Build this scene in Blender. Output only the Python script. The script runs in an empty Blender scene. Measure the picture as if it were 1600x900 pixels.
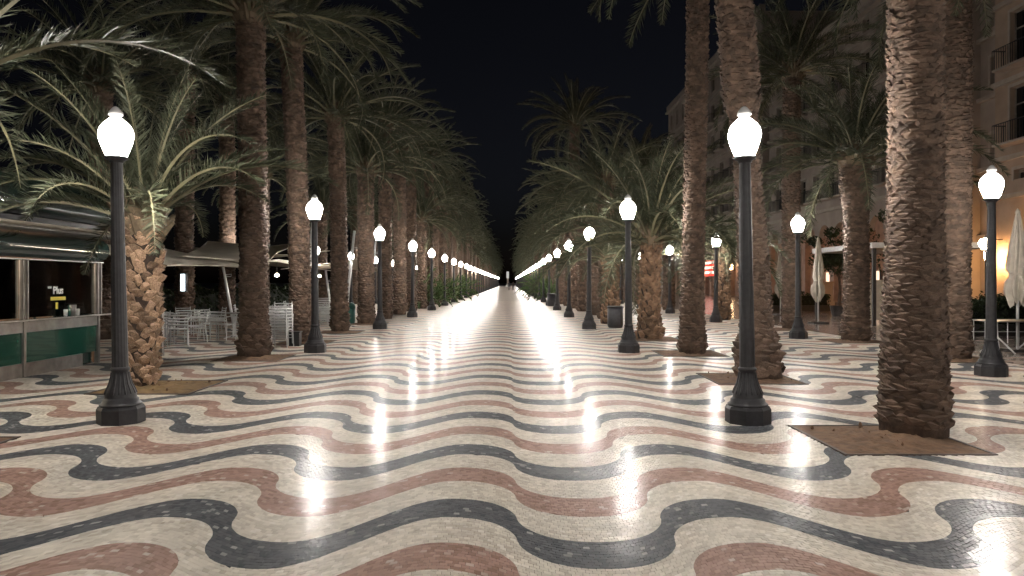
import bpy, bmesh, math, random
import numpy as np
from mathutils import Vector, Matrix, Euler
R = math.radians
PI = math.pi
rnd = random.Random(7)
SC = bpy.context.scene
COL = SC.collection

# ------------------------------------------------------------------ camera
FPX = 1156.0                      # focal length in pixels of the 1600 px photograph
CAMH = 1.61
cam_d = bpy.data.cameras.new('camera'); cam = bpy.data.objects.new('camera', cam_d); COL.objects.link(cam)
cam.location = (0, 0, CAMH); cam.rotation_euler = (R(90), 0, 0)
cam_d.sensor_width = 36; cam_d.lens = 36*FPX/1600
cam_d.shift_x = 4/1600; cam_d.shift_y = -9/1600
cam_d.clip_start = .05; cam_d.clip_end = 3000
SC.camera = cam
# ------------------------------------------------------------------ night sky
W = bpy.data.worlds.new('World'); SC.world = W; W.use_nodes = True
wn = W.node_tree; bg = wn.nodes['Background']
sky = wn.nodes.new('ShaderNodeTexSky'); sky.sky_type = 'NISHITA'; sky.sun_disc = False
sky.sun_elevation = R(-4); sky.sun_rotation = R(20); sky.air_density = 1.0; sky.ozone_density = 3
shs = wn.nodes.new('ShaderNodeHueSaturation'); shs.inputs['Saturation'].default_value = .45
wn.links.new(sky.outputs[0], shs.inputs['Color']); wn.links.new(shs.outputs[0], bg.inputs[0]); bg.inputs[1].default_value = 0.055
# ------------------------------------------------------------------ exposure / render settings
SC.view_settings.view_transform = 'Standard'; SC.view_settings.look = 'None'
SC.view_settings.exposure = 0.12; SC.view_settings.gamma = 1; SC.view_settings.use_curve_mapping = False
SC.render.engine = 'CYCLES'
cy = SC.cycles
cy.use_denoising = True
try: cy.denoiser = 'OPENIMAGEDENOISE'
except Exception: pass
cy.max_bounces = 5; cy.diffuse_bounces = 2; cy.glossy_bounces = 3; cy.transmission_bounces = 3; cy.transparent_max_bounces = 6
cy.caustics_reflective = False; cy.caustics_refractive = False
cy.sample_clamp_indirect = 4; cy.use_light_tree = True
GLOBE_POWER = 640.0

# ================================================================== helpers
def tag(o, label=None, cat=None, group=None, kind=None):
    if label: o['label'] = label
    if cat: o['category'] = cat
    if group: o['group'] = group
    if kind: o['kind'] = kind
    return o
def empty(name, loc=(0,0,0), rz=0, label=None, cat=None, group=None):
    o = bpy.data.objects.new(name, None); COL.objects.link(o)
    o.location = loc; o.rotation_euler = (0,0,rz); o.empty_display_size = .2
    return tag(o, label, cat, group)
def link(name, mesh, parent=None, loc=None, rot=None, scale=None):
    o = bpy.data.objects.new(name, mesh); COL.objects.link(o)
    if parent: o.parent = parent
    if loc is not None: o.location = loc
    if rot is not None: o.rotation_euler = rot
    if scale is not None: o.scale = scale
    return o
def copy_tree(o, parent=None):
    c = o.copy(); COL.objects.link(c); c.parent = parent
    for ch in o.children: copy_tree(ch, c)
    return c

class MB:
    """collects polygons; mesh() makes one mesh"""
    def __init__(s): s.v = []; s.f = []; s.mi = []; s.cur = 0; s.sm = []; s.smooth = False
    def add(s, vs, fs):
        b = len(s.v); s.v += [tuple(p) for p in vs]
        for f in fs: s.f.append(tuple(b+i for i in f)); s.mi.append(s.cur); s.sm.append(s.smooth)
    def box(s, x0, x1, y0, y1, z0, z1, bev=0):
        s.add([(x0,y0,z0),(x1,y0,z0),(x1,y1,z0),(x0,y1,z0),(x0,y0,z1),(x1,y0,z1),(x1,y1,z1),(x0,y1,z1)],
              [(0,3,2,1),(4,5,6,7),(0,1,5,4),(1,2,6,5),(2,3,7,6),(3,0,4,7)])
    def tube(s, pts, rad, seg=8, cap=True):
        pts = [Vector(p) for p in pts]; n = len(pts)
        if not hasattr(rad, '__len__'): rad = [rad]*n
        vs = []; fs = []; prev = None
        for i, p in enumerate(pts):
            t = (pts[min(i+1,n-1)]-pts[max(i-1,0)]).normalized()
            if prev is None:
                a = Vector((0,0,1)) if abs(t.z) < .9 else Vector((1,0,0))
                u = t.cross(a).normalized()
            else: u = (prev - t*prev.dot(t)).normalized()
            prev = u; w = t.cross(u)
            for k in range(seg):
                a = 2*PI*k/seg
                vs.append(p + (u*math.cos(a)+w*math.sin(a))*rad[i])
        for i in range(n-1):
            for k in range(seg):
                k2 = (k+1)%seg
                fs.append((i*seg+k, i*seg+k2, (i+1)*seg+k2, (i+1)*seg+k))
        if cap: fs.append(tuple(range(seg))[::-1]); fs.append(tuple((n-1)*seg+k for k in range(seg)))
        s.add(vs, fs)
    def lathe(s, prof, seg=16, flute=0, rot=0, c=(0,0,0), cap=True):
        vs = []; fs = []; n = len(prof)
        for (r, z) in prof:
            for k in range(seg):
                a = 2*PI*k/seg + rot
                rr = r*(1-flute*(k % 2))
                vs.append((c[0]+rr*math.cos(a), c[1]+rr*math.sin(a), c[2]+z))
        for i in range(n-1):
            for k in range(seg):
                k2 = (k+1)%seg
                fs.append((i*seg+k, i*seg+k2, (i+1)*seg+k2, (i+1)*seg+k))
        if cap: fs.append(tuple(range(seg))[::-1]); fs.append(tuple((n-1)*seg+k for k in range(seg)))
        s.add(vs, fs)
    def extrude_y(s, prof, y0, y1, closed=True):
        n = len(prof)
        vs = [(x,y0,z) for x,z in prof]+[(x,y1,z) for x,z in prof]
        fs = [(i,(i+1)%n,n+(i+1)%n,n+i) for i in range(n if closed else n-1)]
        if closed: fs += [tuple(range(n))[::-1], tuple(range(n,2*n))]
        s.add(vs, fs)
    def mesh(s, name, mats):
        me = bpy.data.meshes.new(name); me.from_pydata(s.v, [], s.f)
        if not isinstance(mats, (list, tuple)): mats = [mats]
        for m in mats: me.materials.append(m)
        me.polygons.foreach_set('material_index', s.mi)
        me.polygons.foreach_set('use_smooth', s.sm)
        me.update(); return me
    def build(s, name, mats, parent=None, **k): return link(name, s.mesh(name, mats), parent, **k)

# ================================================================== materials
def mat(name, col, rough=.5, metal=0, spec=.5, var=0, scale=8, bump=0, bscale=40, col2=None, objvar=0, island=0, coat=0, detail=6):
    m = bpy.data.materials.new(name); m.use_nodes = True
    nt = m.node_tree; N = nt.nodes; L = nt.links; b = N['Principled BSDF']
    b.inputs['Roughness'].default_value = rough; b.inputs['Metallic'].default_value = metal
    b.inputs['Specular IOR Level'].default_value = spec; b.inputs['Coat Weight'].default_value = coat
    b.inputs['Base Color'].default_value = (*col, 1)
    tc = N.new('ShaderNodeTexCoord'); src = None
    if var or col2:
        nz = N.new('ShaderNodeTexNoise'); nz.inputs['Scale'].default_value = scale; nz.inputs['Detail'].default_value = detail
        L.new(tc.outputs['Object'], nz.inputs['Vector'])
        rp = N.new('ShaderNodeValToRGB'); e = rp.color_ramp.elements
        c2 = col2 or tuple(c*(1-var) for c in col)
        c1 = col if col2 else tuple(min(1, c*(1+var)) for c in col)
        e[0].position = .3; e[1].position = .7; e[0].color = (*c2,1); e[1].color = (*c1,1)
        L.new(nz.outputs['Fac'], rp.inputs['Fac']); src = rp.outputs['Color']
    rv = None
    if objvar: rv = N.new('ShaderNodeObjectInfo').outputs['Random']; amt = objvar
    if island: rv = N.new('ShaderNodeNewGeometry').outputs['Random Per Island']; amt = island
    if rv is not None:
        mr = N.new('ShaderNodeMapRange'); mr.inputs['To Min'].default_value = 1-amt; mr.inputs['To Max'].default_value = 1+amt
        L.new(rv, mr.inputs['Value'])
        hs = N.new('ShaderNodeHueSaturation'); L.new(mr.outputs[0], hs.inputs['Value'])
        if src: L.new(src, hs.inputs['Color'])
        else: hs.inputs['Color'].default_value = (*col,1)
        src = hs.outputs['Color']
    if src: L.new(src, b.inputs['Base Color'])
    if bump:
        nb = N.new('ShaderNodeTexNoise'); nb.inputs['Scale'].default_value = bscale; nb.inputs['Detail'].default_value = 5
        L.new(tc.outputs['Object'], nb.inputs['Vector'])
        bp = N.new('ShaderNodeBump'); bp.inputs['Strength'].default_value = 1; bp.inputs['Distance'].default_value = bump
        L.new(nb.outputs['Fac'], bp.inputs['Height']); L.new(bp.outputs[0], b.inputs['Normal'])
    return m
def emit(name, col, strength):
    m = bpy.data.materials.new(name); m.use_nodes = True; nt = m.node_tree
    nt.nodes.remove(nt.nodes['Principled BSDF']); e = nt.nodes.new('ShaderNodeEmission')
    e.inputs[0].default_value = (*col,1); e.inputs[1].default_value = strength
    nt.links.new(e.outputs[0], nt.nodes['Material Output'].inputs[0]); return m
def marble(name, col, dark, light, tiled, rough=.2):
    """polished marble tesserae: tint per stone, veins, scuffs in the gloss"""
    m = bpy.data.materials.new(name); m.use_nodes = True
    nt = m.node_tree; N = nt.nodes; L = nt.links; b = N['Principled BSDF']
    tc = N.new('ShaderNodeTexCoord')
    vor = None
    if tiled: rv = N.new('ShaderNodeNewGeometry').outputs['Random Per Island']
    else:
        vor = N.new('ShaderNodeTexVoronoi'); vor.inputs['Scale'].default_value = 24; vor.inputs['Randomness'].default_value = .55
        L.new(tc.outputs['Object'], vor.inputs['Vector'])
        sp = N.new('ShaderNodeSeparateColor'); L.new(vor.outputs['Color'], sp.inputs[0]); rv = sp.outputs[0]
    rp = N.new('ShaderNodeValToRGB'); rp.color_ramp.elements[0].color = (*dark,1); rp.color_ramp.elements[0].position = 0
    rp.color_ramp.elements[1].color = (*col,1); rp.color_ramp.elements[1].position = .45
    e = rp.color_ramp.elements.new(.93); e.color = tuple(c*1.12 for c in col)+(1,)
    e = rp.color_ramp.elements.new(.995); e.color = (*light,1)
    L.new(rv, rp.inputs['Fac'])
    nz = N.new('ShaderNodeTexNoise'); nz.inputs['Scale'].default_value = 2.2; nz.inputs['Detail'].default_value = 8; nz.inputs['Roughness'].default_value = .65
    L.new(tc.outputs['Object'], nz.inputs['Vector'])
    mr = N.new('ShaderNodeMapRange'); mr.inputs['From Min'].default_value = .3; mr.inputs['From Max'].default_value = .7
    mr.inputs['To Min'].default_value = .78; mr.inputs['To Max'].default_value = 1.12
    L.new(nz.outputs['Fac'], mr.inputs['Value'])
    nd = N.new('ShaderNodeTexNoise'); nd.inputs['Scale'].default_value = 11; nd.inputs['Detail'].default_value = 4; nd.inputs['Distortion'].default_value = .6
    L.new(tc.outputs['Object'], nd.inputs['Vector'])
    md = N.new('ShaderNodeMapRange'); md.inputs['From Min'].default_value = .66; md.inputs['From Max'].default_value = .74; md.inputs['To Min'].default_value = 1; md.inputs['To Max'].default_value = .72
    L.new(nd.outputs['Fac'], md.inputs['Value'])
    mm = N.new('ShaderNodeMath'); mm.operation = 'MULTIPLY'; L.new(mr.outputs[0], mm.inputs[0]); L.new(md.outputs[0], mm.inputs[1])
    hs = N.new('ShaderNodeHueSaturation'); L.new(rp.outputs[0], hs.inputs['Color']); L.new(mm.outputs[0], hs.inputs['Value'])
    L.new(hs.outputs[0], b.inputs['Base Color']); b.inputs['Specular IOR Level'].default_value = .02; b.inputs['Roughness'].default_value = .4; b.inputs['Coat Weight'].default_value = .13 if tiled else .05
    # gloss: worn patches
    n2 = N.new('ShaderNodeTexNoise'); n2.inputs['Scale'].default_value = .9; n2.inputs['Detail'].default_value = 7
    L.new(tc.outputs['Object'], n2.inputs['Vector'])
    m2 = N.new('ShaderNodeMapRange'); m2.inputs['From Min'].default_value = .3; m2.inputs['From Max'].default_value = .7
    m2.inputs['To Min'].default_value = rough*.75; m2.inputs['To Max'].default_value = rough*1.35
    L.new(n2.outputs['Fac'], m2.inputs['Value']); L.new(m2.outputs[0], b.inputs['Coat Roughness'])
    nb = N.new('ShaderNodeTexNoise'); nb.inputs['Scale'].default_value = 60 if tiled else 14; nb.inputs['Detail'].default_value = 3
    L.new(tc.outputs['Object'], nb.inputs['Vector'])
    bp = N.new('ShaderNodeBump'); bp.inputs['Distance'].default_value = .0006 if tiled else .0012
    L.new(nb.outputs['Fac'], bp.inputs['Height']); L.new(bp.outputs[0], b.inputs['Normal']); L.new(bp.outputs[0], b.inputs['Coat Normal'])
    return m
MCOL = {'cream': ((.61,.555,.475),(.50,.445,.37),(.72,.67,.6)),
        'dark': ((.095,.10,.108),(.062,.067,.074),(.32,.31,.3)),
        'red': ((.35,.22,.175),(.26,.155,.118),(.52,.43,.36))}
M_TILE = {k: marble(k+'_tessera_marble', *c, True, .16) for k, c in MCOL.items()}
M_BAND = {k: marble(k+'_marble_band', *c, False, .10) for k, c in MCOL.items()}
M_grout = mat('grout', (.07,.058,.048), .7, var=.3, scale=30)
M_avg = marble('mixed_marble', (.38,.33,.28), (.27,.23,.19), (.45,.4,.34), False, .09)
M_street = mat('street_stone', (.42,.34,.3), .17, var=.25, scale=1.5, bump=.001, bscale=9)
M_asph = mat('asphalt', (.045,.045,.048), .75, var=.25, scale=3, bump=.004, bscale=80)
M_soil = mat('soil', (.19,.11,.062), .95, col2=(.10,.058,.034), scale=9, bump=.02, bscale=25)
M_edge = mat('pit_edging', (.07,.05,.04), .6, var=.3, scale=20)
M_iron = mat('black_iron', (.02,.0195,.0225), .5, var=.3, scale=14, bump=.0015, bscale=60)
def globemat():
    # frosted globe round a shielded burner: it throws its light down and outwards, little of it upwards
    m = emit('lit_globe_glass', (1.0,.94,.875), GLOBE_POWER); nt = m.node_tree
    e = [n for n in nt.nodes if n.type == 'EMISSION'][0]
    g = nt.nodes.new('ShaderNodeNewGeometry'); sp = nt.nodes.new('ShaderNodeSeparateXYZ'); nt.links.new(g.outputs['Normal'], sp.inputs[0])
    mr = nt.nodes.new('ShaderNodeMapRange'); mr.interpolation_type = 'SMOOTHSTEP'
    for k, v in zip(('From Min','From Max','To Min','To Max'), (-.6,.17,GLOBE_POWER,GLOBE_POWER*.028)): mr.inputs[k].default_value = v
    nt.links.new(sp.outputs[2], mr.inputs['Value']); nt.links.new(mr.outputs[0], e.inputs[1]); return m
M_globe = globemat()
M_fin = mat('globe_cap_glass', (.75,.75,.74), .25)
M_fibre = mat('palm_fibre', (.075,.047,.032), .95, var=.4, scale=12, bump=.01, bscale=40)
M_fibreShade = mat('palm_fibre_painted_shade', (.035,.022,.015), .95, var=.4, scale=12, bump=.01, bscale=40)  # palm fibre darkened to paint shade into the gaps between leaf bases
M_bark = mat('palm_bark', (.10,.066,.046), .9, var=.4, scale=7, bump=.004, bscale=45, island=.35)
M_barkR = mat('palm_bark_red', (.165,.10,.06), .9, var=.4, scale=9, bump=.004, bscale=45, island=.45)
M_base1 = mat('cut_leaf_base', (.108,.072,.051), .88, var=.4, scale=14, bump=.003, bscale=50, objvar=.35)
M_base2 = mat('cut_leaf_base_tan', (.275,.18,.115), .85, var=.45, scale=10, bump=.003, bscale=50, objvar=.5)
M_stub = mat('old_leaf_stub', (.13,.095,.058), .8, var=.3, scale=12, bump=.006, bscale=40)
def leafmat(name, c, c2):
    m = mat(name, c, .6, spec=.25, col2=c2, scale=1.4, objvar=.35)
    nt = m.node_tree; b = nt.nodes['Principled BSDF']; out = nt.nodes['Material Output']
    t = nt.nodes.new('ShaderNodeBsdfTranslucent'); mx = nt.nodes.new('ShaderNodeMixShader'); mx.inputs[0].default_value = .25
    t.inputs[0].default_value = (*[x*1.1 for x in c],1)
    nt.links.new(b.outputs[0], mx.inputs[1]); nt.links.new(t.outputs[0], mx.inputs[2]); nt.links.new(mx.outputs[0], out.inputs[0])
    return m
M_leaf = leafmat('palm_leaflet', (.074,.081,.05), (.045,.051,.03))
M_rach = mat('palm_rachis', (.15,.138,.078), .5, var=.2, scale=3)
M_bush = leafmat('bush_leaf', (.06,.105,.03), (.03,.06,.018))
M_dkbush = leafmat('dark_hedge_leaf', (.03,.045,.02), (.015,.022,.01))
M_kgreen = mat('kiosk_green_paint', (.014,.062,.043), .16, var=.12, scale=4, coat=.6)
M_kdark = mat('kiosk_dark_green', (.01,.034,.028), .14, var=.1, scale=4, coat=.6)
M_steel = mat('brushed_steel', (.34,.32,.30), .38, metal=.85, var=.2, scale=6, bump=.001, bscale=30)
M_alu = mat('aluminium_tube', (.62,.62,.61), .35, metal=.35)
M_chrome = mat('bright_trim', (.8,.8,.8), .15, metal=1.0)
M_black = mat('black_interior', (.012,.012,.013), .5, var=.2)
M_brownint = mat('kiosk_back_shelf', (.22,.13,.085), .55, var=.3, scale=3)
M_sail = mat('sail_canvas', (.60,.54,.44), .8, var=.1, scale=3, bump=.003, bscale=18)
M_umb = mat('parasol_canvas', (.56,.50,.41), .85, var=.14, scale=6, bump=.006, bscale=14)
M_white = mat('white_paint', (.7,.69,.67), .4, var=.08)
M_bin = mat('green_bin_plastic', (.01,.065,.05), .35, var=.15)
M_stone = mat('building_stone', (.34,.29,.25), .85, var=.16, scale=.8, bump=.01, bscale=6)
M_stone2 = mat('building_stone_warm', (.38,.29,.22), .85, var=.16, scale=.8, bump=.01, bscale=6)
M_trim = mat('stone_trim', (.40,.35,.30), .8, var=.12, scale=2)
M_shut = mat('dark_joinery', (.035,.03,.028), .5, var=.2)
M_wood = mat('window_timber', (.30,.26,.22), .6, var=.2)
M_rail = mat('iron_railing', (.012,.012,.014), .5)
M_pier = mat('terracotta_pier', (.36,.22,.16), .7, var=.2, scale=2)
def glassmat(name, tint=(.02,.03,.03), a=.22):
    m = bpy.data.materials.new(name); m.use_nodes = True; nt = m.node_tree
    nt.nodes.remove(nt.nodes['Principled BSDF']); out = nt.nodes['Material Output']
    g = nt.nodes.new('ShaderNodeBsdfGlossy'); g.inputs['Roughness'].default_value = .02
    t = nt.nodes.new('ShaderNodeBsdfTransparent'); t.inputs[0].default_value = (.82,.86,.85,1)
    f = nt.nodes.new('ShaderNodeFresnel'); f.inputs[0].default_value = 1.5
    mx = nt.nodes.new('ShaderNodeMixShader')
    nt.links.new(f.outputs[0], mx.inputs[0]); nt.links.new(t.outputs[0], mx.inputs[1]); nt.links.new(g.outputs[0], mx.inputs[2])
    nt.links.new(mx.outputs[0], out.inputs[0]); return m
M_glass = glassmat('window_glass')
M_pane = mat('dark_window_pane', (.008,.009,.011), .08, spec=.6)

# ================================================================== ground and pavement
def plane(name, x0, x1, y0, y1, z, m, n=1):
    b = MB()
    for i in range(n):
        ya, yb = y0+(y1-y0)*i/n, y0+(y1-y0)*(i+1)/n
        b.add([(x0,ya,z),(x1,ya,z),(x1,yb,z),(x0,yb,z)], [(0,1,2,3)])
    return b.build(name, m)
XL, XR = -14.0, 9.8
tag(plane('ground', -600, 600, -200, 1500, -.14, M_asph), kind='structure')
b = MB(); b.box(XL, XR, -12, 420, -.3, -.006)
pave = tag(b.build('promenade_pavement', [M_avg]), kind='structure')
tag(plane('near_pavement_bed', -8.6, 8.6, 1.9, 10.6, -.003, M_grout), kind='structure')
bed = bpy.data.objects['near_pavement_bed']; bed.parent = pave
del bed['kind']; bed.name = 'mortar_bed'
b = MB(); b.box(XR+.004, 26, -12, 420, -.3, -.010); street = tag(b.build('terrace_pavement', M_street), kind='structure')
b = MB(); b.box(XR-.03, XR+.12, -12, 200, -.2, .004); tag(b.build('kerb_strip', M_trim), kind='structure')

PX, PY, AMP = 1.92, 1.85, .46
V0 = 4.82
def wave(x):
    x = np.asarray(x, dtype=float)
    xm = np.where(x <= .54, x, 1.08-x)
    u = np.mod((xm-.05)/PX, 1.0)
    p = .6
    a = -AMP*np.sin(PI/2*np.power(np.clip(4*u,0,1), p))
    c = AMP*np.sin(PI/2*np.power(np.clip(4*(1-u),0,1), p))
    m_ = AMP*np.sin(PI/2*(u-.5)/.25)
    return np.where(u < .25, a, np.where(u > .75, c, m_))
# band edges: dark, cream, red, cream per period
EDG = [-.215, .215, .925-.215, .925+.215]
KIND = ['dark','cream','red','cream']
def edge(g): return V0 + (g//4)*PY + EDG[g%4]
def band_of(v):
    q = (v-V0-EDG[0])/PY; k = np.floor(q); r = (q-k)*PY+EDG[0]
    j = np.where(r < EDG[1], 0, np.where(r < EDG[2], 1, np.where(r < EDG[3], 2, 3)))
    return (k*4+j).astype(int)
# palm pits: (x0,x1,y0,y1)
PITS = []
TX0, TX1, TV0, TV1 = -8.5, 8.5, 2.2, 9.6
GT1 = int(band_of(np.array([TV1]))[0])           # bands below this are laid stone by stone
def lay_tesserae():
    ts = .042; rg = np.random.RandomState(3)
    out = {}
    def wy(x): return .55*AMP*np.sin(2*PI*(np.where(x<=.54,x,1.08-x)-.05)/PX + PI)
    ny0, ny1 = int((TV0-.8)/ts), int((TV1+.8)/ts)
    nx = int((TX1-TX0)/ts)
    for j in range(ny0, ny1):
        off = (.5 if j % 2 else 0) + rg.uniform(-.1,.1)
        jit = rg.uniform(-.13,.13,nx+1)
        ju = rg.uniform(-.07,.07,nx+1)
        i = np.arange(nx+1)
        xa = TX0+(i+off+jit)*ts
        ya = np.full(nx+1, j*ts)+wy(xa)
        xb = TX0+(i+off+jit+rg.uniform(-.1,.1,nx+1))*ts
        yb = np.full(nx+1, (j+1)*ts)+wy(xb)
        va, vb = band_of(ya-wave(xa)), band_of(yb-wave(xb))
        for t in range(nx):
            gs = (va[t], va[t+1], vb[t+1], vb[t])
            lo, hi = min(gs), max(gs)
            if hi < GMIN or lo >= GT1: continue
            quad = [(xa[t],ya[t]),(xa[t+1],ya[t+1]),(xb[t+1],yb[t+1]),(xb[t],yb[t])]
            cx = (quad[0][0]+quad[2][0])/2; cyy = (quad[0][1]+quad[2][1])/2
            if any(p[0]-.01 < cx < p[1]+.01 and p[2]-.01 < cyy < p[3]+.01 for p in PITS): continue
            if lo == hi: out.setdefault(lo, []).append(quad); continue
            pts = []
            for q in range(4):
                p0, p1 = quad[q], quad[(q+1)%4]
                for s in (0,.25,.5,.75): pts.append((p0[0]+(p1[0]-p0[0])*s, p0[1]+(p1[1]-p0[1])*s))
            P = np.array(pts); vv = P[:,1]-wave(P[:,0])
            for g in range(lo, hi+1):
                if g < GMIN or g >= GT1: continue
                poly = [(P[k,0],P[k,1],vv[k]) for k in range(16)]
                for lim, sg in ((edge(g),1),(edge(g+1),-1)):
                    res = []
                    for k in range(len(poly)):
                        A, B = poly[k], poly[(k+1)%len(poly)]
                        da, db = (A[2]-lim)*sg, (B[2]-lim)*sg
                        if da >= 0: res.append(A)
                        if (da >= 0) != (db >= 0):
                            s = da/(da-db); res.append(tuple(A[q]+(B[q]-A[q])*s for q in range(3)))
                    poly = res
                    if len(poly) < 3: break
                if len(poly) >= 3:
                    # thin out collinear points
                    pl = [(p[0],p[1]) for p in poly]
                    keep = []
                    for k in range(len(pl)):
                        a, m_, c = pl[k-1], pl[k], pl[(k+1)%len(pl)]
                        if abs((m_[0]-a[0])*(c[1]-a[1])-(m_[1]-a[1])*(c[0]-a[0])) > 2e-6: keep.append(m_)
                    if len(keep) >= 3:
                        ar = abs(sum(keep[k-1][0]*keep[k][1]-keep[k][0]*keep[k-1][1] for k in range(len(keep))))/2
                        if ar > 6e-5: out.setdefault(g, []).append(keep)
    return out
def build_band_tiles(g, polys):
    rg = random.Random(g)
    vs = []; fs = []
    for poly in polys:
        n = len(poly); cx = sum(p[0] for p in poly)/n; cyy = sum(p[1] for p in poly)/n
        tx, ty = rg.gauss(0,TILT), rg.gauss(0,TILT); z = .003+rg.uniform(-.0006,.0006)
        b0 = len(vs); k = .945
        for p in poly:
            dx, dy = (p[0]-cx)*k, (p[1]-cyy)*k
            vs.append((cx+dx, cyy+dy, z+tx*dx+ty*dy))
        for p in poly: vs.append((cx+(p[0]-cx)*k, cyy+(p[1]-cyy)*k, -.005))
        fs.append(tuple(range(b0,b0+n)))
        for q in range(n):
            q2 = (q+1)%n; fs.append((b0+q, b0+n+q, b0+n+q2, b0+q2))
    me = bpy.data.meshes.new('tesserae'); me.from_pydata(vs, [], fs); me.materials.append(M_TILE[KIND[g%4]]); me.update()
    o = link(KIND[g%4]+'_wave_band', me, pave); tag(o, kind='stuff'); return o
TILT = .011
def build_band_strip(g, xr, z=0.0):
    xs = np.arange(xr[0], xr[1]+1e-6, .05)
    # denser samples at the steep turns
    xs = np.unique(np.concatenate([xs, np.array([.05+k*PX+d for k in range(-8,1) for d in (-.03,-.015,-.006,0,.006,.015,.03)]),
                                   np.array([1.03+k*PX+d for k in range(0,6) for d in (-.03,-.015,-.006,0,.006,.015,.03)])]))
    xs = xs[(xs >= xr[0]) & (xs <= xr[1])]
    f = wave(xs); n = len(xs); lo, hi = edge(g), edge(g+1)
    vs = [(xs[i], f[i]+lo, z) for i in range(n)]+[(xs[i], f[i]+hi, z) for i in range(n)]
    fs = [(i,i+1,n+i+1,n+i) for i in range(n-1)]
    me = bpy.data.meshes.new('band'); me.from_pydata(vs, [], fs); me.materials.append(M_BAND[KIND[g%4]]); me.update()
    return link(KIND[g%4]+'_wave_band', me, pave)
GMIN = int(band_of(np.array([TV0]))[0])
GEND = int(band_of(np.array([62.0]))[0])

# ================================================================== lamps
LAMP_PROF = dict(
    plinth=[(.255,0),(.255,.165),(.235,.2)],
    pedestal=[(.222,.2),(.226,.215),(.212,.228),(.196,.24),(.19,.272),(.172,.285),(.166,.30),(.169,.33),(.15,.38),(.118,.45),(.099,.53),(.092,.59),(.104,.605),(.104,.625),(.088,.64)],
    shaft=[(.088,.64),(.082,1.2),(.073,2.2),(.064,2.98)],
    collar=[(.064,2.98),(.078,2.985),(.078,3.0),(.11,3.02),(.126,3.03),(.126,3.05),(.112,3.055)],
    globe=[(.104,3.055),(.132,3.12),(.162,3.20),(.183,3.285),(.183,3.335),(.168,3.385),(.136,3.43),(.094,3.468),(.058,3.50)],
    finial=[(.058,3.50),(.052,3.512),(.08,3.528),(.078,3.558),(.055,3.59),(.035,3.615),(.01,3.63)])
def lamp_meshes(hi):
    r = {}
    for k, pr in LAMP_PROF.items():
        b = MB(); b.smooth = k in ('globe','finial','pedestal','collar')
        if k == 'plinth': b.smooth = False; b.lathe(pr, 8, rot=PI/8)
        elif k == 'pedestal': b.lathe(pr, 32 if hi else 12, .0); 
        elif k == 'shaft': b.lathe(pr, 32 if hi else 10, .035 if hi else 0)
        elif k == 'globe': b.lathe(pr, 14 if hi else 8)
        else: b.lathe(pr, 16 if hi else 8)
        if k == 'pedestal' and hi:        # reeded bell of the pedestal
            for q in range(16):
                a = 2*PI*q/16
                b.tube([(math.cos(a)*rr, math.sin(a)*rr, z) for rr, z in ((.166,.335),(.15,.375),(.119,.445),(.1,.525),(.094,.58))], [.010,.012,.011,.009,.007], 5)
        r[k] = b.mesh('lamp_'+k, M_globe if k == 'globe' else M_fin if k == 'finial' else M_iron)
    return r
LM_HI, LM_LO = lamp_meshes(True), lamp_meshes(False)
ORD = ['nearest','second','third','fourth','fifth','sixth','seventh','eighth','ninth','tenth','eleventh','twelfth','thirteenth','fourteenth']
def lamp(x, y, label, group, tilt=(0,0)):
    t = empty('street_lamp', (x,y,0), rnd.uniform(0,.2), label, 'street lamp', group)
    t.rotation_euler = (tilt[1], tilt[0], 0)
    M = LM_HI if y < 45 else LM_LO
    for k in ('plinth','pedestal','shaft','collar'): link(k, M[k], t)
    g = link('globe', M['globe'], t); link('finial', M['finial'], g)
    return t
LXL, LXR, LXO, LXOL, LD = -4.46, 2.74, 8.30, -10.0, 8.5
for k in range(0, 36):
    y = LD*k
    for x, side, tl in ((LXL,'left',(-.018,0)), (LXR,'right',(-.012,0))):
        tilt = tl if k == 1 else (rnd.uniform(-.006,.006), rnd.uniform(-.006,.006))
        if k == 0: lab = f'lit black iron globe lamp beside the camera in the {side} inner row'
        elif k <= 12: lab = f'{ORD[k-1]} lit black iron globe lamp in view along the {side} edge of the walk'
        else: lab = f'tiny far lit globe lamp merging into the {side} line of lights'
        lamp(x, y, lab, f'globe lamps along the {side} edge of the walk', tilt)
for k in range(0, 18):
    y = LD*(k+.5)
    if k == 0: lab = 'lit globe lamp out on the right terrace side near the camera'
    elif k <= 6: lab = f'{ORD[k-1]} lit globe lamp in the outer row at the far right by the terraces'
    else: lab = 'small distant lit globe lamp in the outer right row behind trunks'
    lamp(LXO, y, lab, 'globe lamps of the outer right row', (rnd.uniform(-.006,.006), 0))
for k in range(3, 16):
    y = LD*(k+.5)
    lab = f'{ORD[k-3]} lit globe lamp in the outer left row behind the cafe sails' if k < 9 else 'small distant lit globe lamp in the outer left row'
    lamp(LXOL, y, lab, 'globe lamps of the outer left row')

# ================================================================== palms
def boot_unit():
    b = MB()
    b.add([(-.5,-.02,0),(.5,-.02,0),(0,-.05,-.55),(-.40,.36,.30),(.40,.36,.34),(0,-.04,.50),(.03,.27,-.08),(-.4,-.04,-.3),(.4,-.04,-.3)],
          [(0,6,3),(1,4,6),(6,4,3),(0,7,6),(7,2,6),(2,8,6),(8,1,6),(3,4,5),(0,3,5),(4,1,5)])
    return b
def boot_variant(seed):
    b = boot_unit(); r = random.Random(seed)
    b.v = [(x+r.uniform(-.1,.1), y+r.uniform(-.09,.09), z+r.uniform(-.12,.12)) for x,y,z in b.v]
    return b
BOOTS = [boot_variant(s) for s in range(5)]
BOOT_ME = {}
def boot_mesh(i, m):
    if (i, m.name) not in BOOT_ME: BOOT_ME[(i, m.name)] = BOOTS[i].mesh('leaf_base', m)
    return BOOT_ME[(i, m.name)]

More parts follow.
